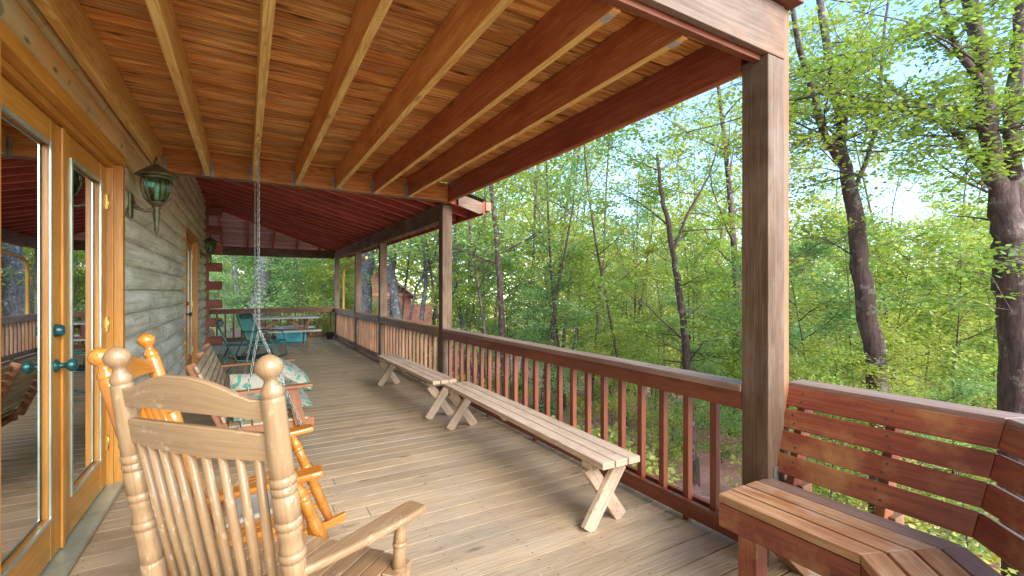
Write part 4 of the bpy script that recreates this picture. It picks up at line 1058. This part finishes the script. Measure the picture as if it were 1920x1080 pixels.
# ---- hero trees: trunks follow their own bends; real diameters at real distances
def W(u, v, dd):
    x, y = at(u, dd); return Vector((x, y, 1.40-(v-546)*dd/860))
def hero(name, label, paths, seed, leafk, per, sp, lsize, bark, sublen=1.5, sub=7, leaffrom=0, kids=(0,4,3)):
    rs = np.random.RandomState(seed); mb = B(); tips = []
    base = paths[0][0][0]
    for pi, (pts, r0, r1) in enumerate(paths):
        # refine
        fine = []
        for i in range(len(pts)-1):
            for q in range(4):
                p = pts[i].lerp(pts[i+1], q/4); fine.append(p+Vector(rs.normal(0, 1, 3))*r0*.10*(1 if (i or q) else 0))
        fine.append(pts[-1]); m_ = len(fine)
        rad = [r0+(r1-r0)*i/(m_-1) for i in range(m_)]
        mb.tube(fine, rad, 12 if r0 > .06 else 6, cap=False)
        L = sum((fine[i+1]-fine[i]).length for i in range(m_-1))
        if pi >= leaffrom:
            for j in range(int(sub*max(1, L/2.))):
                f = rs.uniform(.25 if r0 > .06 else .1, 1); i = min(m_-2, int(f*(m_-1)))
                az = rs.uniform(0, 2*math.pi); nd_ = Vector((math.cos(az), math.sin(az), rs.uniform(-.15, .55))).normalized()
                grow(mb, tips, rs, fine[i], nd_, sublen*rs.uniform(.6, 1.3), min(.018, rad[i]*.5), 1, 3, kids, .85, .03)
    C_, tone = leafcloud(tips, rs, per, sp, .35)
    t = thing(name, label, 'tree', tuple(base))
    tr_ = mb.build('trunk', bark, t)
    o = bpy.data.objects.new('crown', leafmesh('crown', C_, lsize, tone, LEAFS[leafk], rs)); COL.objects.link(o); o.parent = t; o.location = -base
    return t
D1 = 6.8
bz = W(1650, 720, D1); g0 = Vector((bz.x+.05, bz.y, gz(bz.x, bz.y)-.2))
hero('forked_tree', 'dark reddish forked tree trunk just right of the thick foreground post', [
    ([g0, W(1648,720,D1), W(1622,560,D1), W(1606,440,D1), W(1593,352,D1)], .15, .10),
    ([W(1594,360,D1), W(1575,272,D1+.1), W(1577,215,D1+.2), W(1562,150,D1+.3), W(1545,60,D1+.5), W(1530,-60,D1+.8)], .09, .045),
    ([W(1572,300,D1), W(1546,252,D1-.2), W(1530,194,D1-.3), W(1515,140,D1-.4), W(1497,90,D1-.5), W(1480,-30,D1-.5)], .06, .03),
    ([W(1600,360,D1), W(1627,295,D1+.2), W(1639,248,D1+.3), W(1651,165,D1+.4), W(1654,95,D1+.5), W(1668,-20,D1+.7)], .035, .018),
    ([W(1600,480,D1), W(1560,455,D1+.6), W(1500,430,D1+1.2)], .014, .006),
    ([W(1576,260,D1), W(1520,215,D1+.8), W(1440,205,D1+1.7), W(1340,235,D1+2.4), W(1230,262,D1+3.)], .022, .006),
    ([W(1560,180,D1), W(1480,170,D1+.8), W(1400,150,D1+1.4), W(1320,180,D1+2.)], .016, .005),
    ([W(1590,330,D1), W(1540,280,D1-.5), W(1500,262,D1-.8)], .012, .005),
    ([W(1575,230,D1), W(1650,180,D1-.5), W(1720,150,D1-.8)], .012, .005)],
    3, 'maple', 4, .12, .075, BARK, 1.15, 6, 1)
D2 = 5.6
bz = W(1915, 700, D2); g0 = Vector((bz.x+.1, bz.y, gz(bz.x, bz.y)-.2))
hero('twin_trunk_tree', 'large mossy twin-trunk tree at the right edge', [
    ([g0, W(1912,700,D2), W(1905,560,D2), W(1893,460,D2), W(1884,400,D2), W(1882,340,D2)], .20, .13),
    ([W(1898,500,D2), W(1882,400,D2), W(1866,330,D2), W(1852,220,D2), W(1838,110,D2+.1), W(1820,-10,D2+.2), W(1800,-120,D2+.3)], .11, .07),
    ([W(1909,640,D2), W(1904,500,D2), W(1902,330,D2+.1), W(1896,230,D2+.4), W(1910,90,D2+.4), W(1920,-40,D2+.5)], .11, .07),
    ([W(1866,340,D2), W(1838,305,D2+.3), W(1800,255,D2+.7), W(1736,210,D2+1.2), W(1668,160,D2+1.7), W(1600,90,D2+2.2)], .06, .02),
    ([W(1850,245,D2-.2), W(1790,198,D2-.1), W(1738,202,D2), W(1640,190,D2+.1), W(1570,175,D2+.2), W(1520,148,D2+.3)], .022, .006),
    ([W(1856,290,D2), W(1780,275,D2+.2), W(1700,268,D2+.5), W(1640,258,D2+.8)], .014, .005),
    ([W(1845,160,D2), W(1800,100,D2+.1), W(1775,50,D2+.2), W(1760,-30,D2+.3)], .05, .02),
    ([W(1850,130,D2), W(1780,80,D2-.5), W(1700,40,D2-.6), W(1600,20,D2-.7)], .016, .005),
    ([W(1905,600,D2), W(1860,520,D2-.3), W(1800,500,D2-.4)], .010, .004)],
    4, 'maple', 4, .11, .07, BARK, 1.05, 6, 1)
D3 = 9.0
bz = W(1303, 905, D3)
hero('broken_top_tree', 'dark knobbly tree with ragged trunk in the middle of the woods', [
    ([Vector((bz.x, bz.y, gz(bz.x, bz.y)-.2)), W(1300,850,D3), W(1288,700,D3+1), W(1284,620,D3+1), W(1272,540,D3+1), W(1262,470,D3+1), W(1248,400,D3+1), W(1238,350,D3+1), W(1232,290,D3+1)], .11, .03),
    ([W(1262,470,D3+1), W(1290,400,D3+1.3), W(1330,330,D3+1.6), W(1350,260,D3+2)], .04, .015),
    ([W(1284,640,D3+1), W(1240,600,D3+.8), W(1200,560,D3+.6)], .025, .008),
    ([W(1284,690,D3+1), W(1320,640,D3+.8), W(1370,620,D3+.6)], .025, .008),
    ([W(1250,420,D3+1), W(1200,380,D3+1.4), W(1140,350,D3+1.8)], .022, .007)],
    5, 'maple', 6, .15, .095, BARK, 1.3, 3, 0)
D4 = 21.
bz = W(508, 560, D4)
hero('speckled_tree', 'thick lichen-speckled leaning trunk beyond the end railing', [
    ([Vector((bz.x-.5, bz.y, gz(bz.x, bz.y)-.3)), W(481,580,D4), W(489,530,D4), W(498,480,D4), W(509,420,D4), W(520,340,D4), W(530,200,D4)], .36, .26),
    ([W(502,470,D4), W(560,440,D4), W(610,400,D4+1)], .06, .02)],
    6, 'cool', 5, .3, .17, BARKG, 2.5, 3, 1)
D5 = 19.
bz = W(686, 560, D5)
hero('grey_trunk_tree', 'thick grey tree trunk seen between the third and fourth posts', [
    ([Vector((bz.x, bz.y, gz(bz.x, bz.y)-.3)), W(684,590,D5), W(685,520,D5), W(690,460,D5), W(694,380,D5), W(690,250,D5)], .33, .2),
    ([W(688,500,D5), W(720,450,D5), W(760,410,D5+1)], .05, .015)],
    8, 'cool', 5, .3, .17, BARKG, 2.5, 3, 1)
D6 = 17.
bz = W(745, 590, D6)
hero('bending_tree', 'speckled bending tree right of the third post', [
    ([Vector((bz.x, bz.y, gz(bz.x, bz.y)-.3)), W(746,600,D6), W(738,540,D6), W(733,500,D6), W(740,465,D6), W(758,430,D6), W(778,390,D6), W(800,330,D6)], .19, .10),
    ([W(733,505,D6), W(722,440,D6), W(716,380,D6)], .09, .05),
    ([W(790,600,D6), W(798,540,D6), W(797,480,D6), W(790,420,D6), W(800,350,D6)], .09, .05),
    ([W(768,600,D6), W(780,540,D6), W(815,480,D6), W(830,420,D6)], .05, .03)],
    9, 'cool', 5, .25, .14, BARKG, 2., 3, 1)

# ---- ferns and low growth near the deck, and the far mass of woods
rs = np.random.RandomState(77)
N = 5200; uu = rs.uniform(560, 2000, N); dd = 5.2+rs.uniform(0, 1, N)**1.3*16; C_=[]; keep=[]
T_=[]
for i in range(N):
    x, y = at(uu[i], dd[i])
    if not fits(x, y) : continue
    cl = math.sin(x*.9+1.3)*math.cos(y*.8)+.5*math.sin(x*2.3+y*1.7)
    if cl < rs.uniform(.0, 1.05): continue
    g_ = gz(x, y)
    h_ = rs.uniform(.1, .5)
    for q in range(14):
        C_.append((x+rs.normal(0,.16), y+rs.normal(0,.16), g_+.05+h_*rs.uniform(.2,1))); T_.append(.35+.5*rs.uniform()+.15*cl)
o = bpy.data.objects.new('undergrowth', leafmesh('undergrowth', C_, .13, np.array(T_), LEAFS['yellow'], rs, .6)); COL.objects.link(o)
tag(o, 'bright yellow-green ferns and weeds on the leaf litter below the deck', 'undergrowth', kind='stuff')
N = 6500; C_=[]; T_=[]; SZ=[]
for i in range(N):
    u = rs.uniform(250, 2300); d_ = rs.uniform(44, 75); x, y = at(u, d_)
    az = math.atan((u-960)/860)
    prof = 20-6*math.exp(-((u-1190)/90)**2)-5*math.exp(-((u-1680)/110)**2)+3*math.sin(u*.021)+2*math.sin(u*.057)
    if u < 900: prof += 4
    g_ = gz(x, y); h_ = prof*rs.uniform(0,1)
    cn = rs.uniform(0,1)
    k = 26; P3 = rs.normal(0, 1, (k, 3))*np.array([1.5,1.5,.9])+np.array([x, y, g_+h_])
    C_ += [tuple(p) for p in P3]; T_ += list(cn*.5+rs.uniform(0,.5,k))
o = bpy.data.objects.new('distant_woods', leafmesh('distant_woods', C_, .62, np.array(T_), LEAFS['yellow'], rs, .8)); COL.objects.link(o)
tag(o, 'far off hillside woods reading as one light green mass', 'woods', kind='stuff')

N = 130; C_ = []
for i in range(N):
    e = rs.uniform() < .6
    C_.append((2.28-abs(rs.normal(0,.10)) if e else rs.uniform(-.6, 2.2), rs.uniform(1.4, 9.), .006))
o = bpy.data.objects.new('fallen_bits', leafmesh('fallen_bits', C_, .022, rs.uniform(.1, 1, N), M['debris'], rs, .05)); COL.objects.link(o)
tag(o, 'tiny dry leaf bits scattered over the deck boards along the railing', 'leaf litter', kind='stuff')
# ---- red cabin in the woods
hx, hy = at(690, 38); hz0 = -1.25
hc = thing('red_cabin', 'red-brown cabin gable half hidden by trees beyond the third post', 'house', (hx, hy, hz0), -math.atan((690-960)/860)-YAW)
w_ = B(); w_.box(-3.5, 3.5, 0, 6, -3, 2.4); w_.prism([(-3.5,2.4),(3.5,2.4),(0,5.2)], (0,3,0), (1,0,0), (0,0,1), (0,-1,0), 5.98); w_.build('wall', M['redhouse'], hc, world=False)
for s in (-1, 1): B().board((s*4.1,2.8,1.98),(0,2.8,5.3),7.4,.14,up=(0,0,1)).build('roof', M['redroof'], hc, world=False)
for xw in (-2.2, 1.1):
    f = B().box(xw-.1, xw+1.5, -.06, .0, .9, 2.1).build('window', M['redtrim'], hc, world=False)
    B().box(xw, xw+1.4, -.075, -.062, .98, 2.02).build('pane', M['room'], f, world=False)
B().box(-3.55, 3.55, -.05, .02, 2.25, 2.5).build('trim', M['redtrim'], hc, world=False)
B().box(2.0, 5.6, 2.2, 6, -3, 1.3).build('side_wing', M['redhouse'], hc, world=False)
hx, hy = at(575, 36); hz0 = gz(hx, hy)
hc = thing('woodland_shed', 'low red-brown shed roof peeking through leaves behind the end railing', 'shed', (hx, hy, hz0), R(10))
B().box(-2.3, 2.3, 0, 3, -.3, 1.9).build('wall', M['redhouse'], hc, world=False)
B().board((-2.7,1.5,2.0),(2.7,1.5,2.1),3.8,.14).build('roof', M['redhouse'], hc, world=False)
